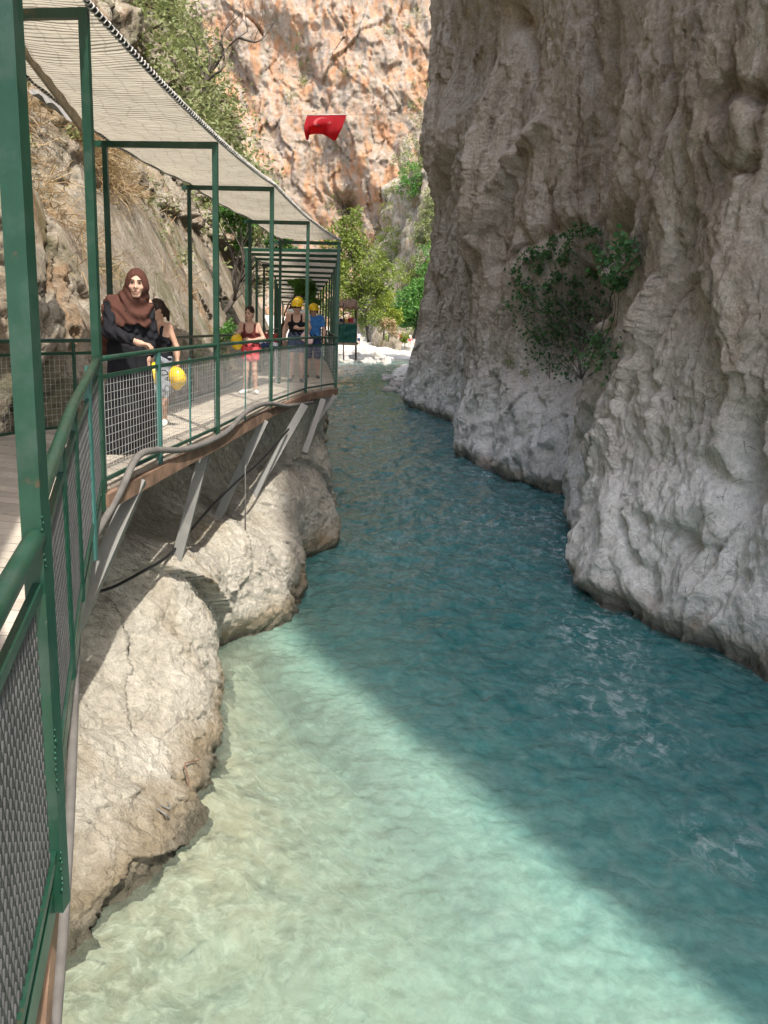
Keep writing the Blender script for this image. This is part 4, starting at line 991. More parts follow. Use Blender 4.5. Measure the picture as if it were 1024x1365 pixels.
# --- the woman in black
def woman():
    r = thing('person', 'woman in long black robe and brown headscarf leaning one hand on the green rail', 'person', (-2.36, 7.58, -1.235))
    hd = Head((.10,-.05,1.505), (.22,-1,-.06), .03, .98)
    J = dict(hip=(0,0,.93), chest=(.02,-.01,1.17), shl=(.145,.10,1.335), shr=(-.115,-.10,1.335), neck=(.05,-.02,1.37),
             hl=(.06,.05,.9), kl=(.09,.02,.48), al=(.09,.06,.085), fl=(.5,-.8), hr=(-.06,-.04,.9), kr=(-.05,-.08,.48), ar=(-.09,-.06,.085), fr=(.3,-.9),
             el=(.19,.06,1.09), wl=(.17,.0,.86), er=(-.09,-.24,1.09), wr=(.20,-.36,1.00))
    S = SDF((-.4,-.6,-.02),(.55,.4,1.68),.0075)
    base_body(S, J, .97, hd)
    hand(S, A3(.20,-.36,1.00), (1,-.05,-.12), (0,.1,1), .98, .75, 1)
    hand(S, A3(.17,.0,.86), (-.1,-.2,-1), (.7,-.6,.2), .9, .5, -1)
    S.build('body', M['skin'], r); hd.features(r)
    # robe
    S = SDF((-.5,-.6,-.02),(.6,.45,1.5),.011)
    torso(S, J, .97, .010)
    for q in (-1,1): S.rc((.0+q*.05,q*.03,.95), (.0+q*.10,q*.06-.01,.05), .12, .155, .06)
    S.rc((0,0,.95),(.0,0,.05),.13,.18,.06)
    S.rc(J['shr'],J['er'],.056,.060,.03); S.rc(J['er'],(.13,-.34,1.02),.060,.046,.03)
    S.rc(J['shl'],J['el'],.054,.056,.03); S.rc(J['el'],(.178,.02,.90),.056,.046,.03)
    def folds(X,Y,Z):
        a = np.arctan2(Y,X); am = np.clip((1.02-Z)/1.0,0,1)
        f = .018*am*np.sin(a*9+1.5*np.sin(Z*2))+.010*am*np.sin(a*17+Z*3)
        arm = (Z > .95)*(.006*np.sin((X*.8-Y*.6+Z*1.1)*75)+.004*np.sin((X+Y-Z)*60))
        return f+arm
    S.warp(folds); S.clip(lambda X,Y,Z: np.maximum(.018-Z, Z-1.35)); S.clip(lambda X,Y,Z: np.where((X > .05)&(Y < -.25), X-.155, -1.))
    S.build('robe', M['abaya'], r)
    # black under-scarf and throat
    S = SDF((-.2,-.3,1.2),(.4,.25,1.68),.008)
    S.ell(hd.p(0,-.015,.0), A3(.088,.108,.124), .02, axes=hd.ax); S.rc(hd.p(0,-.02,-.10), (.05,-.04,1.30), .050, .060, .03)
    S.ell(hd.p(0,.12,-.026), A3(.060,.115,.102), .006, True, hd.ax); S.build('underscarf', M['abaya'], r)
    # scarf: hood + wrap round the shoulders + tail down the back
    S = SDF((-.55,-.45,.7),(.5,.45,1.72),.009)
    S.ell(hd.p(0,-.022,.010), A3(.096,.114,.126), .02, axes=hd.ax)
    S.rc(hd.p(0,-.04,-.06), (.03,.0,1.36), .098, .12, .06)
    S.rc((-.105,-.09,1.325),(.125,.08,1.325),.070,.068,.06); S.rc((-.09,-.10,1.24),(.11,.01,1.24),.096,.092,.06); S.rc((-.07,-.11,1.17),(.10,-.02,1.16),.096,.090,.06)
    S.clip(lambda X,Y,Z: (1.105+.16*np.clip(X+.1,-.2,.4)*0+.05*np.sin(X*9+1)-.10*np.clip(.05-X,0,.3))-Z)
    S.rc((-.13,.02,1.30),(-.22,.08,1.06),.09,.07,.05); S.rc((-.22,.08,1.06),(-.27,.10,.86),.068,.04,.05)
    def sf(X,Y,Z):
        w = 1-np.clip((Z-1.38)/.1,0,1)
        return w*(.010*np.sin((Z*1.1+X*.5-.9*np.abs(X-.06)+.05*np.sin(X*14+Y*9))*48)+.006*np.sin((X-Y+Z*.4)*37+2*np.sin(Z*17)))+.0015*np.sin((X*2+Z)*60)
    S.warp(sf)
    S.ell(hd.p(0,.135,-.022), A3(.063,.125,.106), .004, True, hd.ax)
    S.build('headscarf', M['hijab'], r)
    m = SDF((-.3,-.3,-.02),(.3,.3,.12),.008)
    for q in 'lr': shoe(m, J['a'+q], J['f'+q], .95, .006)
    m.clip(lambda X,Y,Z: Z-.085); m.build('shoes', M['black'], r)
    return r
woman()

def hair_mesh(hd, root, tail=None, bun=False, long=None):
    S = SDF(hd.c-.34, hd.c+.30, .008); z = hd.s
    S.ell(hd.p(0,-.022,.032), A3(.085,.101,.104)*z, .01, axes=hd.ax)
    S.rc(hd.p(0,-.06,-.03), hd.p(0,-.065,-.06), .062*z, .05*z, .02)
    S.warp(lambda X,Y,Z: .0025*np.sin(Z*150+40*X)+.0025*np.sin(X*210+Y*120))
    S.ell(hd.p(0,.115,-.045), A3(.080,.095,.110)*z, .010, True, hd.ax)
    for q in (-1,1): S.ell(hd.p(q*.080,.03,-.04), A3(.02,.035,.05)*z, .008, True, hd.ax)
    if tail is not None:
        for a, b, r1, r2 in tail: S.rc(hd.p(*a), hd.p(*b), r1*z, r2*z, .012)
    return S.build('hair', M['hair'], root)
def shirt(J, z, mat, root, lo, hi, h=.011, g=.012, straps=True, sleeves=0., name='tank_top'):
    c = A3(*J['chest']); S = SDF(c-A3(.42,.4,.45), c+A3(.42,.4,.35), h)
    torso(S, J, z, g)
    if sleeves:
        for q in 'lr': S.rc(J['sh'+q], A3(*J['sh'+q])+(A3(*J['e'+q])-A3(*J['sh'+q]))*sleeves, .062*z, .060*z, .03)
    S.warp(lambda X,Y,Z: .004*np.sin((X+Z*1.3)*55)+.003*np.sin((Y-Z)*70))
    S.clip(lambda X,Y,Z: np.maximum(lo-Z, Z-hi))
    if straps:
        ax = unit(A3(*J['shl'])-A3(*J['shr'])); fr = unit(np.cross(ax, (0,0,1))); 
        if fr[1] > 0: fr = -fr
        ctr = (A3(*J['shl'])+A3(*J['shr']))/2
        def neck(X,Y,Z):
            u = (X-ctr[0])*ax[0]+(Y-ctr[1])*ax[1]
            dz_ = Z-(ctr[2]-.075*z)
            scoop = .078*z-np.sqrt(u*u+np.minimum(dz_,0)**2+0*Z)          # neckline
            scoop = np.where(dz_ > 0, .078*z-np.abs(u), scoop)
            arm = np.where(Z > ctr[2]-.13*z, np.abs(u)-.118*z, -1.)
            return np.maximum(scoop, arm)
        S.clip(neck)
    return S.build(name, mat, root)
def shorts(J, z, mat, root, top, length, g=.014, name='shorts'):
    c = A3(*J['hip']); S = SDF(c-A3(.35,.35,.75), c+A3(.35,.35,.25), .011)
    hip = c; ax = unit(A3(*J['shl'])-A3(*J['shr'])); S.rc(hip-ax*.062*z, hip+ax*.062*z, .105*z+g, None, .05)
    S.rc(hip-ax*.045*z+A3(0,0,.09*z), hip+ax*.045*z+A3(0,0,.09*z), .092*z+g, None, .05)
    for q in 'lr':
        a, b = A3(*J['h'+q]), A3(*J['k'+q]); e = A3(*J['a'+q])
        if length <= 1: S.rc(a, a+(b-a)*length, .084*z+g, (.084-.022*length)*z+g*1.3, .03)
        else: S.rc(a, b, .084*z+g, .056*z+g, .03); S.rc(b, b+(e-b)*(length-1), .056*z+g, .045*z+g, .03)
    S.clip(lambda X,Y,Z: Z-top)
    S.warp(lambda X,Y,Z: .004*np.sin((X-Y+Z*.7)*60))
    return S.build(name, mat, root)
def shoes_mesh(J, z, mat, root):
    lo = np.minimum(A3(*J['al']), A3(*J['ar']))-.25; hi = np.maximum(A3(*J['al']), A3(*J['ar']))+.25; lo[2] = -.02
    m = SDF(lo, hi, .009)
    for q in 'lr': shoe(m, J['a'+q], J['f'+q], z*.95, .007)
    m.clip(lambda X,Y,Z: np.maximum(Z-.105*z, .004-Z)); return m.build('shoes', mat, root)

def child():
    z = .86
    r = thing('person', 'dark-haired child in black tank top standing half hidden beside the woman in the headscarf', 'person', (-2.62, 9.55, -1.235))
    hd = Head((-.02,-.03,1.30), (-.75,-.62,-.32), 0, .92)
    J = dict(hip=(0,0,.76), chest=(0,0,.99), shl=(.12,-.05,1.115), shr=(-.11,.06,1.115), neck=(0,0,1.14),
             hl=(.055,-.02,.73), kl=(.05,-.05,.40), al=(.05,-.05,.075), fl=(.1,-1), hr=(-.055,.03,.73), kr=(-.06,.0,.40), ar=(-.03,.10,.075), fr=(-.4,-.9),
             el=(.21,-.08,.90), wl=(.24,-.17,.71), er=(-.17,.02,.90), wr=(-.06,-.14,.76))
    S = SDF((-.4,-.45,-.02),(.45,.4,1.46),.008); base_body(S, J, z, hd)
    hand(S, A3(.24,-.17,.71), (.0,-.25,-1), (1,-.3,0), .85, .7, 1); hand(S, A3(-.06,-.14,.76), (.3,-.4,-.9), (-.6,-.6,.2), .85, .7, -1)
    S.build('body', M['skin2'], r); hd.features(r)
    hair_mesh(hd, r, [((0,-.09,.02),(.02,-.13,-.06),.035,.035),((.02,-.13,-.06),(.03,-.12,-.16),.034,.018)])
    shirt(J, z, M['tank_black'], r, .74, 1.13); shorts(J, z, M['greyc'], r, .80, 1.15, name='leggings'); shoes_mesh(J, z, M['white'], r)
    return r
child()
hz = lambda f, u: (lambda F_, U_: [np.cross(F_, U_), F_, U_])(unit(f), unit(np.array(u, float)-np.dot(unit(f), u)*unit(f)))
def held_helmet(loc, f, u, label, group='yellow helmets carried in hand'):
    B = hz(f, u); root = thing('helmet', label, 'helmet', loc, group)
    hardhat((0,0,0), B, 'shell', root, .86); l_ = hardhat((0,0,0), B, 'liner', root, .80); l_.data.materials[0] = M['black']
    m = MB(); T_ = lambda x,y,z: np.array([x,y,z])@np.array(B)
    m.tube([T_(.10,0,0), T_(.08,0,-.10), T_(0,.02,-.17), T_(-.08,0,-.10), T_(-.10,0,0)], .007, 5); m.build('strap', M['black'], root, True)
    return root
held_helmet((-2.60,9.22,-.62), (.3,-.3,-1), (-.75,-.55,.1), 'yellow helmet hanging by its strap next to the woman in the headscarf')
held_helmet((-2.37,9.30,-.66), (.2,.3,-1), (.8,-.45,-.15), 'yellow helmet hanging from the outer hand of the child in the black top')

def girl():
    z = .88
    r = thing('person', 'girl in maroon tank top and coral pink shorts hugging a yellow helmet', 'person', (-2.36, 14.1, -1.235))
    hd = Head((.0,-.05,1.335), (-.25,-.95,-.18), .05, .92)
    J = dict(hip=(.02,0,.78), chest=(.01,-.01,1.02), shl=(.135,0,1.145), shr=(-.125,-.02,1.145), neck=(.0,-.01,1.17),
             hl=(.075,0,.75), kl=(.085,-.02,.42), al=(.10,.02,.075), fl=(.35,-.9), hr=(-.045,0,.75), kr=(-.055,-.03,.42), ar=(-.085,.0,.075), fr=(-.45,-.85),
             el=(.24,-.04,.93), wl=(.05,-.20,.90), er=(-.19,-.06,.95), wr=(-.13,-.22,.87))
    S = SDF((-.45,-.5,-.02),(.5,.35,1.5),.0085); base_body(S, J, z, hd)
    hand(S, A3(.05,-.20,.90), (-1,-.25,.0), (.2,-1,.2), .85, .5, -1); hand(S, A3(-.13,-.22,.87), (-.2,-.7,-.5), (-1,0,.3), .85, .5, 1)
    S.build('body', M['skin'], r); hd.features(r)
    hair_mesh(hd, r, [((.02,-.09,.03),(.06,-.13,-.02),.030,.034),((.06,-.13,-.02),(.10,-.12,-.13),.034,.028),((.10,-.12,-.13),(.11,-.10,-.24),.028,.012)])
    shirt(J, z, M['tank_maroon'], r, .78, 1.165); shorts(J, z, M['coral'], r, .85, .42); shoes_mesh(J, z, M['white'], r)
    return r
girl()
held_helmet((-2.52,13.78,-.37), (-.15,.25,1), (-.25,-1,.1), 'yellow helmet held against the belly of the girl in coral shorts')

def rafter(loc, label, top, topname, pants, helmet=True, glasses=False, z=.97, yaw=0., sleeves=0, arms=0, res=.0115, skin='skin'):
    r = thing('person', label, 'person', loc, None, yaw)
    hd = Head((.0,-.03,1.485*z/.97), (0,-1,-.12), 0, .97)
    k = z/.97
    J = dict(hip=(0,0,.92*k), chest=(0,0,1.16*k), shl=(.17,0,1.33*k), shr=(-.17,0,1.33*k), neck=(0,0,1.36*k),
             hl=(.085,0,.88*k), kl=(.10,-.04,.48*k), al=(.11,.02,.08), fl=(.2,-1), hr=(-.085,0,.88*k), kr=(-.10,-.06,.48*k), ar=(-.12,-.05,.08), fr=(-.2,-1),
             el=(.245,.0,1.07*k), wl=(.23,-.13,.86*k), er=(-.25,.02,1.06*k), wr=(-.27,-.12,.86*k))
    if arms == 1: J.update(el=(.26,-.02,1.09*k), wl=(.06,-.24,1.07*k))
    S = SDF((-.45,-.5,-.02),(.45,.35,1.68*k),res); base_body(S, J, z, hd)
    if arms == 1: hand(S, J['wl'], (-1,-.1,.3), (0,-1,.2), .95, .9, -1)
    else: hand(S, J['wl'], (0,-.3,-1), (1,-.1,0), .95, .5, 1)
    hand(S, J['wr'], (0,-.3,-1), (-1,-.1,0), .95, .5, -1)
    S.build('body', M[skin], r); hd.features(r, glasses); hair_mesh(hd, r)
    shirt(J, z, M[top], r, .94*k, (1.345 if not sleeves else 1.40)*k, straps=not sleeves, sleeves=sleeves, name=topname, g=.014 if not sleeves else .018)
    shorts(J, z, M[pants], r, 1.0*k, .55 if not sleeves else .95); shoes_mesh(J, z, M['black'], r)
    if helmet:
        h_ = hardhat(hd.p(0,-.01,.045), [hd.r, hd.f, hd.u], 'helmet', r, 1.02)
        m = MB(); m.tube([hd.p(.085,.0,.04), hd.p(.07,.03,-.06), hd.p(0,.07,-.125), hd.p(-.07,.03,-.06), hd.p(-.085,0,.04)], .006, 5); m.build('chin_strap', M['black'], h_, True)
    return r
rafter((-1.93,17.3,-1.235), 'woman in yellow helmet, sunglasses and black tank top on the shaded part of the walkway', 'tank_black', 'tank_top', 'denim', glasses=True, z=.99, arms=1, yaw=.05)
rafter((-2.03,18.5,-1.235), 'person in white shirt and yellow helmet hidden behind the woman in sunglasses', 'white', 't_shirt', 'greyc', sleeves=.5, z=1.04, yaw=-.1)
rafter((-1.72,18.7,-1.235), 'person in blue T-shirt and yellow helmet close behind the woman in sunglasses', 'blue', 't_shirt', 'navy', sleeves=.5, z=.96, yaw=.1)
S = SDF((-.2,-.15,-.2),(.2,.15,.2),.012); S.rc((-.05,0,.02),(.06,0,-.05),.085,.07,.03); S.rc((-.06,0,.1),(.02,0,.05),.03,.04,.03); S.clip(lambda X,Y,Z: np.abs(Y)-.05)
o = S.build('bag', M['pinkbag'], None); o.location = (-1.70,17.12,-.33); tag(o, 'pale pink pouch carried at the hip of the woman in sunglasses', 'bag')

# small people far away on the beach
def far_person(loc, label, top, pants, yaw=0.):
    r = thing('person', label, 'person', loc, 'bathers on the far beach', yaw)
    hd = Head((0,-.02,1.5), (0,-1,-.1), 0, .97)
    J = dict(hip=(0,0,.92), chest=(0,0,1.16), shl=(.17,0,1.33), shr=(-.17,0,1.33), neck=(0,0,1.36), hl=(.085,0,.88), kl=(.10,-.04,.48), al=(.11,.02,.08), fl=(.2,-1),
             hr=(-.085,0,.88), kr=(-.10,-.06,.48), ar=(-.12,-.05,.08), fr=(-.2,-1), el=(.25,0,1.07), wl=(.24,-.13,.86), er=(-.25,.02,1.06), wr=(-.27,-.12,.86))
    S = SDF((-.45,-.4,-.02),(.45,.3,1.7),.02); base_body(S, J, .97, hd)
    hand(S, J['wl'], (0,-.3,-1), (1,-.1,0), .95, .5, 1); hand(S, J['wr'], (0,-.3,-1), (-1,-.1,0), .95, .5, -1)
    S.build('body', M['skin'], r); hair_mesh(hd, r); shirt(J, .97, M[top], r, .94, 1.36, .02, .02, straps=False, name='top'); shorts(J, .97, M[pants], r, 1.0, .6)
    return r

# ------------------------------------------------------------------ VEGETATION
def project(V):
    d = V@Fv; return 512+FOC*(V@Rv)/d, 682.5-FOC*(V@Uv)/d, d
class Surf:
    def __init__(s, V): s.V = V.reshape(-1,3); s.px, s.py, s.d = project(s.V)
    def hit(s, x, y, r=5.):
        for k in (1,2,4,8):
            m = (abs(s.px-x) < r*k) & (abs(s.py-y) < r*k) & (s.d > .5)
            if m.any(): break
        i = np.where(m)[0]; return s.V[i[np.argmin(s.d[i])]].copy()
sCR, sSL, sFC, sRH = Surf(CR[2]), Surf(SL[2]), Surf(FC[2]), Surf(RHD[2])
def leaf_arrays(C, size, fold=.25, aspect=.55, droop=.3):
    """one folded two-face leaf at every point of C"""
    n = len(C); nrm = rng.normal(size=(n,3)); nrm[:,2] = abs(nrm[:,2])+droop; nrm /= np.linalg.norm(nrm,axis=1)[:,None]
    t = rng.normal(size=(n,3)); t -= nrm*(t*nrm).sum(1)[:,None]; t /= np.linalg.norm(t,axis=1)[:,None]; b = np.cross(nrm,t)
    s = (size*rng.uniform(.65,1.3,n))[:,None]
    w = s*aspect
    base = C; tip = C+t*s; mid = C+t*s*.45
    L = mid+b*w*.5+nrm*fold*w*.5; R = mid-b*w*.5+nrm*fold*w*.5
    V = np.stack([base, L, tip, R, mid-nrm*.0], 1).reshape(-1,3)
    k = np.arange(n)[:,None]*5
    F_ = np.concatenate([k+np.array([[0,4,2,1]]), k+np.array([[0,3,2,4]])])
    return V, F_
def blob_points(n, c, r, shell=.5):
    p = rng.normal(size=(n,3)); p /= np.linalg.norm(p,axis=1)[:,None]
    return np.array(c)+p*np.array(r)*(shell+(1-shell)*rng.random(n)[:,None]**.6)
def clumpy(n, blobs, size, keep=.5, freq=1.0, sub=10, spread=.35):
    """leaves gathered in little sprays spread through the blobs, with gaps"""
    out = []
    vol = np.array([np.prod(b[1])**.7 for b in blobs]); vol /= vol.sum()
    for (c, r), v in zip(blobs, vol):
        m = max(3, int(n*v/sub)); q = blob_points(int(m/keep), c, r)
        nz = perlin(q[:,0]*freq, q[:,1]*freq, q[:,2]*freq); q = q[np.argsort(-nz)[:m]]
        g = np.repeat(q, sub, 0); g = g+rng.normal(size=g.shape)*spread*np.mean(r)*.33; out.append(g)
    return np.concatenate(out)
def tree(name, label, cat, base, blobs, n, size, mat, trunk_r=.16, group=None, fork=None, bark='bark', keep=.5, freq=1., limbs=10, lean=0.):
    r = thing(name, label, cat, tuple(base), group)
    b = np.array(base, float); blobs = [(np.array(c, float), np.array(q, float)) for c, q in blobs]
    cen = sum(c for c, _ in blobs)/len(blobs)
    fk = b+(cen-b)*(fork or .55)
    m = MB(b)
    pts = smoothpath([b-A3(0,0,.3), b+(fk-b)*.35+rng.normal(size=3)*.05*np.linalg.norm(fk-b)*.6, b+(fk-b)*.7+rng.normal(size=3)*.04*np.linalg.norm(fk-b)*.6, fk], 10)
    m.tube(pts, np.linspace(trunk_r, trunk_r*.6, 10), 8); tk = m.build('trunk', M[bark], r, True)
    for i in range(limbs):
        c, q = blobs[i % len(blobs)]; e = c+q*rng.normal(size=3)*.45; st = pts[rng.integers(4,10)]
        mid = (st+e)/2+rng.normal(size=3)*.12*np.linalg.norm(e-st)
        m = MB(b); pp = smoothpath([st, mid, e], 8); m.tube(pp, np.linspace(trunk_r*.42, trunk_r*.08, 8), 6)
        for _ in range(3):
            k = rng.integers(2,7); e2 = pp[k]+(e-st)*.35+rng.normal(size=3)*np.mean(q)*.45
            m.tube(smoothpath([pp[k], (pp[k]+e2)/2+rng.normal(size=3)*.06*np.mean(q), e2], 5), np.linspace(trunk_r*.17, trunk_r*.04, 5), 5)
        m.build('branch', M[bark], tk, True)
    C = clumpy(n, blobs, size, keep, freq)
    V, F_ = leaf_arrays(C, size); o = mk('crown', V-b, F_, M[mat], r, False)
    return r
def pxblob(px, py, y, rpx, rpy, ry=None):
    c = aty(px, py, y); k = y/FOC; return (c, A3(rpx*k, (ry if ry else rpx*k*.9), rpy*k))

# scrub and dry grass on the left hillside (nobody could count these)
def scatter(V, want, prob, jitter=.1):
    P = V.reshape(-1,3); p = prob(P); i = rng.choice(len(P), want, p=p/p.sum()); return P[i]+rng.normal(size=(want,3))*jitter
def area_w(V):      # vertices are denser up close: weigh by the patch they stand for
    a = np.linalg.norm(np.gradient(V, axis=0), axis=-1)*np.linalg.norm(np.gradient(V, axis=1), axis=-1); return a.reshape(-1)
def scrub(name, V, n, prob, rad, leaves, size, mat, lift=.3):
    C = scatter(V, n, prob); R_ = rad[0]+(rad[1]-rad[0])*rng.random(n)**2
    pts = []
    for c, r_ in zip(C, R_):
        q = rng.normal(size=(int(leaves*(r_/rad[1])**1.3)+12, 3)); q /= np.linalg.norm(q,axis=1)[:,None]
        q *= (rng.random(len(q))**.5)[:,None]; q *= A3(r_, r_, r_*.85); q[:,2] += r_*lift; q[:,0] += r_*.25
        nz = perlin((c[0]+q[:,0])*2.2, (c[1]+q[:,1])*2.2, (c[2]+q[:,2])*2.2); q = q[nz > -.12]
        pts.append(c+q)
    Vv, F_ = leaf_arrays(np.concatenate(pts), size, droop=.5); return setting(mk(name, Vv, F_, M[mat]), 'stuff')
wSL = area_w(SL[2])
vis = ((sSL.px > 60) & (sSL.px < 470) & (sSL.py > -160) & (sSL.py < 330))*.9+.1
pb1 = lambda P: wSL*vis*sstep(19,30,P[:,1])*sstep(-.22,.12,perlin(P[:,0]*.15,P[:,1]*.15,P[:,2]*.15)+.1)*(P[:,2] > 1.5)*(1-.9*sstep(80,95,P[:,1]))
scrub('shrubbery', SL[2], 2600, pb1, (.35,1.7), 180, .20, 'leaf_scrub')
pb2 = lambda P: wSL*np.exp(-((P[:,1]-13.5)/2.2)**2)*sstep(.1,.9,P[:,2])*(P[:,2] < 5)*sstep(-.1,.2,perlin(P[:,0]*.6,P[:,1]*.6,P[:,2]*.6))
def grass(name, V, n, prob, L, mat):
    C = scatter(V, n, prob, .12); C = np.repeat(C, 9, 0)+rng.normal(size=(n*9,3))*.09
    d = rng.normal(size=(len(C),3))*.5+A3(.55,-.1,.25); d /= np.linalg.norm(d,axis=1)[:,None]; l = (L*rng.uniform(.5,1.3,len(C)))[:,None]
    w = np.cross(d, rng.normal(size=d.shape)); w /= np.linalg.norm(w,axis=1)[:,None]; w *= .006
    md = C+d*l*.6; V_ = np.stack([C-w, C+w, md+w*.8, md-w*.8, C+d*l-A3(0,0,.3)*l], 1).reshape(-1,3); k = np.arange(len(C))[:,None]*5
    return setting(mk(name, V_, [k+np.array([[0,1,2,3]]), k+np.array([[3,2,4]])], M[mat]), 'stuff')
grass('dry_grass', SL[2], 480, pb2, .42, 'straw')
pb3 = lambda P: wSL*np.exp(-((P[:,1]-15)/3.5)**2)*sstep(.5,1.5,P[:,2])*(P[:,2] < 7)*sstep(.0,.25,perlin(P[:,0]*.5+7,P[:,1]*.5,P[:,2]*.5))
scrub('weeds', SL[2], 130, pb3, (.12,.45), 130, .07, 'leaf_scrub')
wFC = area_w(FC[2])
pb4 = lambda P: wFC*sstep(.12,.4,perlin(P[:,0]*.09,P[:,1]*.09,P[:,2]*.09))*(abs(P[:,0]+8) < 26)*(P[:,2] > -1)*(P[:,2] < 52)
scrub('undergrowth', FC[2], 170, pb4, (.5,1.9), 160, .36, 'leaf_scrub')

wRH = area_w(RHD[2])
pb5 = lambda P: wRH*sstep(-.1,.25,perlin(P[:,0]*.14,P[:,1]*.14,P[:,2]*.14)+.08)*(P[:,2] > -2)*(P[:,2] < 26)*(P[:,1] > 110)*(P[:,1] < 150)
scrub('thicket', RHD[2], 300, pb5, (.5,1.9), 170, .30, 'leaf_tree')
# bushes one can tell apart on the right-hand slope
BS = [((556,205),(24,26),'leaf_scrub','tall olive green bush at the top of the sunny slope beside the shaded cliff edge'),
      ((548,240),(17,20),'leaf_dense','dark bush clinging to the slope just under the tall olive bush'),
      ((575,272),(14,20),'leaf_scrub','narrow bush half hidden behind the shaded cliff edge'),
      ((566,308),(17,18),'leaf_scrub','grey green bush in the middle of the slope beside the shaded cliff'),
      ((524,325),(24,20),'leaf_tree','wide olive bush on the slope above the orange rock foot'),
      ((572,350),(16,26),'leaf_dense','dark green bush in shade against the foot of the shaded cliff'),
      ((504,352),(20,17),'leaf_scrub','low pale bush left of the wide olive bush on the slope'),
      ((546,362),(26,18),'leaf_tree','round bush directly above the dense bright fig tree')]
for (px, py), (rx, ry), mt, lab in BS:
    c = sRH.hit(px, py+ry*.5); y = c[1]-1.2; k = y/FOC
    base = c+A3(.4,.4,-.5); cc = aty(px, py, y)
    tree('bush', lab, 'bush', base, [(cc, A3(rx*k,rx*k*.8,ry*k)), (cc+A3(-rx*k*.5,0,-ry*k*.4), A3(rx*k*.6,rx*k*.6,ry*k*.6)), (cc+A3(rx*k*.5,0.3,-ry*k*.2), A3(rx*k*.55,rx*k*.6,ry*k*.7))], 1500, .30, mt, .07, 'bushes on the sunny slope', limbs=4)
# valley-floor trees
gz = lambda px, py, y: aty(px, py, y)
tree('broadleaf_tree', 'tall olive green tree behind the end of the walkway roof', 'tree', gz(492,452,92),
     [pxblob(455,330,92,30,34), pxblob(478,360,92,32,40), pxblob(448,385,90,26,40), pxblob(490,400,92,26,34), pxblob(470,300,92,16,22), pxblob(510,372,93,18,24)], 11000, .34, 'leaf_tree', .22, 'trees by the far beach', limbs=14)
tree('broadleaf_tree', 'bright yellow green young tree at the edge of the pale beach', 'tree', gz(512,450,98),
     [pxblob(512,412,98,18,26), pxblob(524,425,98,13,16), pxblob(506,395,98,10,14)], 3200, .30, 'leaf_lime', .1, 'trees by the far beach', limbs=8)
tree('fig_tree', 'dense bright green fig tree beside the foot of the shaded cliff', 'tree', gz(552,448,104),
     [pxblob(552,410,104,28,26), pxblob(572,400,104,20,22), pxblob(536,420,103,18,18), pxblob(560,388,105,20,14), pxblob(574,424,103,14,18)], 6500, .42, 'leaf_dense', .18, 'trees by the far beach', limbs=10)
tree('dry_bush', 'brownish half dry bush at the foot of the bright young tree', 'bush', gz(518,452,96), [pxblob(516,436,96,13,13), pxblob(524,444,96,9,8)], 700, .26, 'straw', .06, limbs=7)
tree('bush', 'small round green bush standing alone on the pale beach', 'bush', gz(540,460,100), [pxblob(540,449,100,5.5,9)], 500, .22, 'leaf_lime', .05, limbs=4)
tree('small_tree', 'dark leafy tree growing from the rock behind the second roof bay', 'tree', A3(-4.25,20.5,-.6),
     [pxblob(312,292,20.5,26,20), pxblob(345,300,21,26,18), pxblob(372,325,22,20,22), pxblob(330,325,21,16,16)], 4200, .11, 'leaf_dense', .07, limbs=14)
tree('small_tree', 'small green tree overhanging the shaded far walkway behind the helmeted people', 'tree', A3(-4.0,27.5,-1),
     [pxblob(408,380,27,16,14), pxblob(398,368,27.5,14,16), pxblob(418,392,27,12,14)], 2600, .12, 'leaf_dense', .07, limbs=8)
tree('shrub', 'leafy green shrub behind the inner railing left of the girl', 'shrub', A3(-3.45,16.6,-1.6), [pxblob(300,452,16.6,17,18), pxblob(312,440,17.2,12,12), pxblob(290,475,16.2,14,18)], 900, .075, 'leaf_dense', .015, limbs=6)
tree('shrub', 'sparse weedy shrub behind the inner railing right of the dark haired child', 'shrub', A3(-3.4,14.0,-1.6), [pxblob(258,488,14.2,20,22), pxblob(240,500,13.6,14,18)], 750, .06, 'leaf_scrub', .012, limbs=6)

# bare tree on the hillside
def bare_tree():
    b = sSL.hit(268,172)+A3(.3,-.4,0); y = b[1]
    r = thing('bare_tree', 'thin dark bare tree with forked branches on the green hillside', 'tree', tuple(b)); q = lambda x, z, dy=0: aty(x, z, y+dy)
    m = MB(b); m.tube(smoothpath([b-A3(0,0,.4), q(270,150), q(273,120), q(276,100), q(281,88)], 16), np.linspace(.15,.07,16), 7); tk = m.build('trunk', M['bark'], r, True)
    for pts in ([(273,112),(285,100),(296,92),(299,78),(297,60)],[(276,100),(288,88),(297,72),(305,62),(318,50),(330,42)],[(274,108),(262,84),(245,66),(232,52),(205,28),(190,10)],[(281,88),(278,66),(268,50)],[(270,148),(282,140),(292,143)],[(272,128),(258,112),(252,102)],[(297,72),(296,50),(305,30)],[(262,84),(262,62),(255,46)],[(268,160),(258,150),(246,155),(236,140)],[(318,50),(340,56),(352,50)]):
        m = MB(b); p = smoothpath([q(a, c, .3*i*random.uniform(-.6,1)) for i,(a,c) in enumerate(pts)], 14); m.tube(p, np.linspace(.06,.018,14), 6)
        for _ in range(4):
            k = rng.integers(4,14); m.tube([p[k], p[k]+A3(*rng.normal(size=3))*.35+A3(0,0,.35), p[k]+A3(*rng.normal(size=3))*.6+A3(0,0,.8)], [.016,.010,.004], 5)
        m.build('branch', M['bark'], tk, True)
bare_tree()

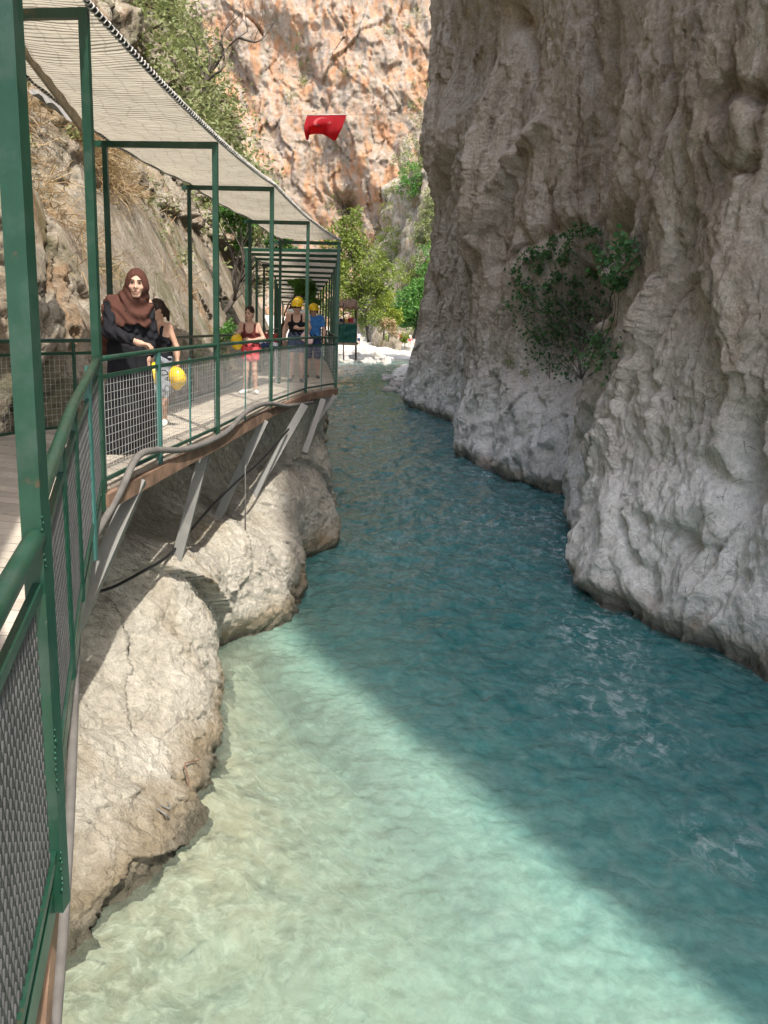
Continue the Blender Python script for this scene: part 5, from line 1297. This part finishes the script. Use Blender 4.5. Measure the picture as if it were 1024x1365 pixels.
# fig shrub hanging in the recess of the shaded cliff
FP = [(725,345),(735,330),(692,368),(697,352),(690,383),(715,360),(712,335),(775,311),(792,312),(760,326),(757,338),(800,336),(816,346),(832,335),(846,352),(820,368),(708,388),(682,402),(742,376),(765,382),(790,372),(722,408),(746,400),(770,404),(797,398),(736,424),(760,428),(785,430),(716,442),(742,450),(776,455),(802,452),(822,462),(718,472),(760,478),(792,468),(764,496),(728,486),(702,428),(830,372),(842,340),(752,352),(730,392),(756,412),(776,440),(748,466),(708,412),(812,405),(736,440),(806,476),(700,402),(782,418),(724,458)]
def fig_shrub():
    base = sCR.hit(806,462)+A3(-.05,-.05,0)
    r = thing('fig_shrub', 'sprawling dark green fig shrub rooted in a hollow of the shaded cliff', 'shrub', tuple(base))
    roots = [base, sCR.hit(772,508), sCR.hit(778,448)]
    pts = []; m = MB(base)
    for x, y in FP:
        c = sCR.hit(x, y)+A3(-.11,-.14,.0)+rng.normal(size=3)*.06; st = roots[rng.integers(0,3)]+A3(-.03,-.03,0)
        mid = st+(c-st)*.5+A3(-.08,-.10,-.12)+rng.normal(size=3)*.2
        m.tube(smoothpath([st, mid, c], 9), np.linspace(.009,.004,9), 5)
        n = rng.integers(38,70); lo_ = y > 395; sp = .21 if lo_ else .11
        pts.append(c+rng.normal(size=(n,3))*A3(sp,sp,sp*.8))
    for _ in range(9):
        a = sCR.hit(rng.uniform(735,815), rng.uniform(415,500))+A3(-.25,-.3,0); b_ = a+A3(rng.uniform(-.5,.5),-.05,rng.uniform(.2,.9)); m.tube(smoothpath([a,(a+b_)/2+rng.normal(size=3)*.1,b_],7), np.linspace(.012,.005,7), 5)
    m.build('stem', M['twig'], r, True)
    V, F_ = leaf_arrays(np.concatenate(pts), .11, .2, .85, .2); mk('foliage', V-base, F_, M['leaf_fig'], r)
fig_shrub()
for (x, y, s_, lab) in ((676,462,.16,'small grassy tuft on the shaded cliff left of the fig shrub'),(679,486,.12,'tiny tuft below the grassy tuft on the shaded cliff'),(698,496,.10,'lowest small tuft on the shaded cliff under the fig shrub')):
    c = sCR.hit(x, y); r = thing('tuft', lab, 'plant', tuple(c)); V, F_ = leaf_arrays(c+A3(-.08,-.08,0)+rng.normal(size=(90,3))*s_*A3(.7,.7,.7), .07, .2, .4); mk('leaves', V-c, F_, M['leaf_scrub'], r)
# dry root hairs and straws hanging on the near right wall
m = MB()
for _ in range(46):
    a = sCR.hit(rng.uniform(880,1015), rng.uniform(380,780), 4)+A3(-.02,-.02,0); d = A3(rng.normal()*.10-.05, rng.normal()*.08, -.03-abs(rng.normal())*.13)
    m.tube(smoothpath([a, a+d*.5+A3(-.03,-.03,.02), a+d], 5), [.0035,.003,.003,.0025,.0015], 4)
setting(m.build('hanging_roots', M['twig']), 'stuff')

# ------------------------------------------------------------------ FLAG
def flag():
    y0 = 45.; r = thing('flag', 'sun faded red flag with a pale crescent and star hanging from a thin wire', 'flag', tuple(aty(435,154,y0)))
    T_ = np.array([(409.5,154.),(462,153.2)]); Bx = np.array([0,.06,.12,.3,.5,.7,.86,.93,1.]); Bp = np.array([(408,186),(411,187.5),(412.5,180),(420,178.5),(430,179),(438,183),(445,188),(448,187),(449.5,184)], float)
    org = np.array(r.location)
    def pt(u, v, off=0.):
        t = T_[0]+(T_[1]-T_[0])*u; b = np.array([np.interp(u, Bx, Bp[:,0]), np.interp(u, Bx, Bp[:,1])])
        p = t+(b-t)*v; p[0] += -3.2*math.sin(math.pi*v)*(1-u)**3+1.0*math.sin(math.pi*v)*u**4
        y = y0+.55*math.sin(math.pi*v*1.05)*(.3+.9*(1-u))*-1+.13*math.sin(u*9+v*5)*v+.06*math.sin(u*21-v*3)*v
        return aty(p[0], p[1], y-off)-org
    n, k = 60, 40
    V = [pt(i/(n-1), j/(k-1)) for i in range(n) for j in range(k)]
    t = NT('red flag cloth'); d = t.pbr((.36,.022,.03), .85, None, 0, .1); tr = t.n('ShaderNodeBsdfTranslucent'); tr.inputs['Color'].default_value = (.80,.022,.022,1); mx = t.n('ShaderNodeMixShader'); mx.inputs[0].default_value = .5; t.l(d, mx.inputs[1]); t.l(tr.outputs[0], mx.inputs[2])
    mk('cloth', V, gridfaces(n, k), t.done(mx.outputs[0]), r, True)
    em = plain('faded emblem', (.36,.055,.06), .9, .1)
    # crescent
    V = []; Fq = []
    N = 40
    for i in range(N+1):
        A = math.radians(38)+math.radians(284)*i/N
        for R_, cx in ((.25,.40),(.20,.448)):
            A2 = A if cx == .40 else math.radians(52)+math.radians(256)*i/N
            V.append(pt(cx+R_*math.cos(A2)*.72, .36+R_*math.sin(A2), .025))
    Fq = [(2*i,2*i+1,2*i+3,2*i+2) for i in range(N)]
    mk('crescent', V, np.array(Fq), em, r)
    V = [pt(.62,.36,.025)]+[pt(.62+(.10 if i%2 == 0 else .04)*math.cos(math.pi+i*math.pi/5)*.72, .36+(.10 if i%2 == 0 else .04)*math.sin(math.pi+i*math.pi/5), .025) for i in range(10)]
    mk('star', V, np.array([(0,1+i,1+(i+1)%10) for i in range(10)]), em, r)
    m = MB(org); m.tube([aty(409.3,153.6,y0), aty(462.3,152.8,y0)], .028, 6); m.build('hem', M['rope'], r, True)
    a = aty(409.5,153.7,y0); b = aty(462,152.9,y0); d = (b-a)/np.linalg.norm(b-a)
    m = MB(); m.tube([a-d*11.5, b+d*4.2], .007, 5); tag(m.build('wire', M['steel'], None), 'thin steel wire stretched across the gorge carrying the red flag', 'wire')
flag()

# ------------------------------------------------------------------ FAR BANK
def stall():
    y = 58.; a = aty(441,456,y); b = aty(476,457,y); r = thing('market_stall', 'dark green tarpaulin stall with brown thatched roof beside the far walkway', 'stall', tuple(a))
    f = lambda px, py, dy=0: aty(px, py, y+dy)-a
    n, k = 26, 14; V = []
    for i in range(n):
        for j in range(k):
            u, v = i/(n-1), j/(k-1); p = f(441+35*u, 432+(24+.8*u)*v); p[1] += .05*math.sin(u*19+v*2)+.03*math.sin(v*13+u*5); V.append(p)
    mk('tarpaulin', V, gridfaces(n,k), M['tarp'], r, True)
    for px, dy in ((442,.1),(458,.1),(475,.1),(444,3),(474,3)):
        m = MB(); m.bar(f(px,480,dy), f(px,404,dy), .08); m.build('post', M['bark'], r)
    n, k = 24, 12; V = []
    for i in range(n):
        for j in range(k):
            u, v = i/(n-1), j/(k-1); p = f(437+40*u, 408-8*v, -.4+3.8*v); p[2] += .06*math.sin(u*31)+.05*math.sin(v*9+u*7)-.1*(abs(u-.5)*2)**4; V.append(p)
    V2 = [p-A3(0,0,.18) for p in V]; g1 = gridfaces(n,k)
    rim = [i*k for i in range(n)]; q = [(rim[i],rim[i+1],rim[i+1]+n*k,rim[i]+n*k) for i in range(n-1)]
    mk('roof', V+V2, [g1, g1[:, ::-1]+n*k, np.array(q)], M['thatch'], r)
    m = MB(); m.box(f(441,433,.3), f(476,430,1.0)+A3(0,0,0)); m.build('counter', M['wood'], r)
    m = MB(); m.box(f(436,459,-.3), f(478,456.4,4.)); m.build('platform', M['wood'], r)
    items = [('red','red crate'),('coral','coral cloth'),('white','white bottle'),('navy','dark box'),('redbox','maroon box'),('yellow','yellow pack')]
    for q in range(9):
        mt, lab = items[q % 6]; p = f(444+3.6*q, 430, .5+.1*(q % 3)); h = .22+.12*(q*7 % 5)/5
        m = MB(p); m.bar(p, p+A3(0,0,h), .16+.05*(q % 2), .14); m.tube([p+A3(0,0,h), p+A3(0,0,h+.05)], [.06,.045], 7)
        o = m.build('goods', M[mt]); o.location = a+p; tag(o, f'small {lab} on the counter of the green stall', 'goods', 'goods on the stall counter')
        if q >= 6: o['label'] = {6:'second red crate on the stall counter, near its cliff side end',7:'second coral cloth at the open end of the stall counter',8:'last white bottle at the river end of the stall counter'}[q]
stall()
def boulder(name, c, r, mat, seed, parent=None):
    n, k = 26, 16; th = np.linspace(0, 2*math.pi, n, endpoint=False); ph = np.linspace(-math.pi/2, math.pi/2, k)
    T_, P_ = np.meshgrid(th, ph, indexing='ij'); d = np.stack([np.cos(T_)*np.cos(P_), np.sin(T_)*np.cos(P_), np.sin(P_)], -1)
    s = seed*7.31; f = 1+.32*fbm(d[...,0]*1.1+s, d[...,1]*1.1, d[...,2]*1.1, 3)+.10*ridged(d[...,0]*2.3+s, d[...,1]*2.3, d[...,2]*2.3, 2)
    f1, f2 = worley(d[...,0]*1.3+s, d[...,1]*1.3+3, d[...,2]*1.3); f = f*(.86+.25*np.clip(f1,0,1))
    V = d*f[...,None]*np.array(r)
    a = np.arange(n*k).reshape(n,k); b = np.roll(a,-1,0)
    Q = np.stack([a[:,:-1], b[:,:-1], b[:,1:], a[:,1:]], -1).reshape(-1,4)
    o = mk(name, V.reshape(-1,3), Q, mat, parent, True); o.location = tuple(c); return o
for i in range(80):
    px = rng.uniform(446,520); y = 92+15*rng.random(); x_ = aty(px, 470, y)[0]; s_ = rng.uniform(.22,.62)*(1 if i % 5 else 1.5)
    c = A3(x_, y, W-.05+max(0, y-(100+.75*max(0, x_+5)))*.085+.25*s_)
    tag(boulder('boulder', c, (s_*rng.uniform(.8,1.3), s_, s_*rng.uniform(.5,.85)), M['boulder'], i), 'pale limestone boulder tumbled at the edge of the far bank', 'boulder', 'boulders along the far bank')
for i in range(34):
    px = rng.uniform(512,552); y = rng.uniform(52,84); x = aty(px, 500, y)[0]
    s_ = rng.uniform(.12,.38); tag(boulder('stone', (x, y, W+.12+.05*rng.random()), (s_*1.2, s_, s_*.6), M['boulder'], 100+i), 'small rounded stone on the gravel bar under the shaded cliff', 'stone', 'stones on the gravel bar')
far_person(tuple(aty(478,461,104)), 'dark haired bather in white top standing by the green stall end', 'white', 'navy', .4)
far_person(tuple(aty(534,460,111)), 'bather in red top on the beach left of the small round bush', 'red', 'denim', -.2)
far_person(tuple(aty(546,461,112)), 'bather in white top right of the small round bush', 'white', 'coral', .1)
far_person(tuple(aty(553,461,113)), 'bather in coral top nearest the foot of the shaded cliff', 'coral', 'white', -.3)

# small folding table with towels behind the girl
t_ = thing('folding_table', 'small white legged table on the walkway between the girl and the helmeted woman', 'table', (-2.52,17.0,-1.235))
m = MB(); m.box((-.28,-.22,.70),(.28,.22,.73)); m.build('tabletop', M['navy'], t_)
for a in (-.24,.24):
    for b in (-.18,.18):
        m = MB(); m.bar((a,b,.005),(a*.9,b*.9,.70), .035); m.build('leg', M['white'], t_)
def towel(loc, mat, lab, s_):
    n = 14; V = []
    for i in range(n):
        for j in range(n):
            u, v = i/(n-1)*2-1, j/(n-1)*2-1; e = (1-abs(u)**6)*(1-abs(v)**6); V.append((u*.15*s_, v*.13*s_, .085*s_*e**.6+.012*math.sin(u*9+v*4)*e))
    V += [(x,y,0) for x,y,z in V]; g = gridfaces(n,n)
    o = mk('towel', V, [g, g[:, ::-1]+n*n], M[mat], None, True); o.location = loc; tag(o, lab, 'towel')
towel((-2.62,16.95,-.504), 'white', 'white folded towel on the small walkway table', 1.); towel((-2.38,16.98,-.504), 'white', 'second white towel nearer the helmeted woman on the small table', .8); towel((-2.50,16.88,-.504), 'navy', 'navy towel bundled between the two white towels', .75)
m = MB(); m.box((-.16,-.12,0),(.16,.12,.20)); m.box((-.165,-.125,.203),(.165,.125,.235)); m.tube([(-.1,0,.235),(-.09,0,.28),(.09,0,.28),(.1,0,.235)], .012, 6); o = m.build('cool_box', M['redbox']); o.location = (-2.46,17.14,-.502); tag(o, 'dark red cool box on the small table behind the towels', 'box')

# ------------------------------------------------------------------ light and camera
SUN_EL, SUN_AZ = math.radians(57), np.array([.5, -.866])
world = bpy.data.worlds.new('World'); scene.world = world; world.use_nodes = True
wt = world.node_tree; bg = wt.nodes['Background']; sky = wt.nodes.new('ShaderNodeTexSky'); sky.sky_type = 'NISHITA'
sky.sun_disc = False; sky.sun_elevation = SUN_EL; sky.sun_rotation = math.atan2(SUN_AZ[0], SUN_AZ[1])
sky.dust_density = 3.; sky.air_density = 1.; sky.ozone_density = .6
wt.links.new(sky.outputs[0], bg.inputs[0]); bg.inputs[1].default_value = .15
ld = bpy.data.lights.new('sun', 'SUN'); ld.energy = 2.0; ld.angle = math.radians(.8); ld.color = (1., .95, .87)
lo = bpy.data.objects.new('sun', ld); COL.objects.link(lo)
from mathutils import Vector, Matrix
h = SUN_AZ/np.linalg.norm(SUN_AZ)*math.cos(SUN_EL)
lo.rotation_euler = Vector((h[0], h[1], math.sin(SUN_EL))).to_track_quat('Z', 'Y').to_euler()
cd = bpy.data.cameras.new('camera'); cd.sensor_fit = 'VERTICAL'; cd.sensor_height = 24.; cd.lens = FOC/1365*24.
cd.clip_start = .05; cd.clip_end = 3000
co = bpy.data.objects.new('camera', cd); COL.objects.link(co)
co.matrix_world = Matrix(((Rv[0],Uv[0],-Fv[0],0),(Rv[1],Uv[1],-Fv[1],0),(Rv[2],Uv[2],-Fv[2],0),(0,0,0,1)))
scene.camera = co
vs = scene.view_settings; vs.view_transform = 'Standard'; vs.look = 'None'; vs.exposure = 1.52; vs.gamma = 1
scene.render.engine = 'CYCLES'; scene.cycles.use_denoising = True
scene.cycles.max_bounces = 8; scene.cycles.diffuse_bounces = 4; scene.cycles.transparent_max_bounces = 12
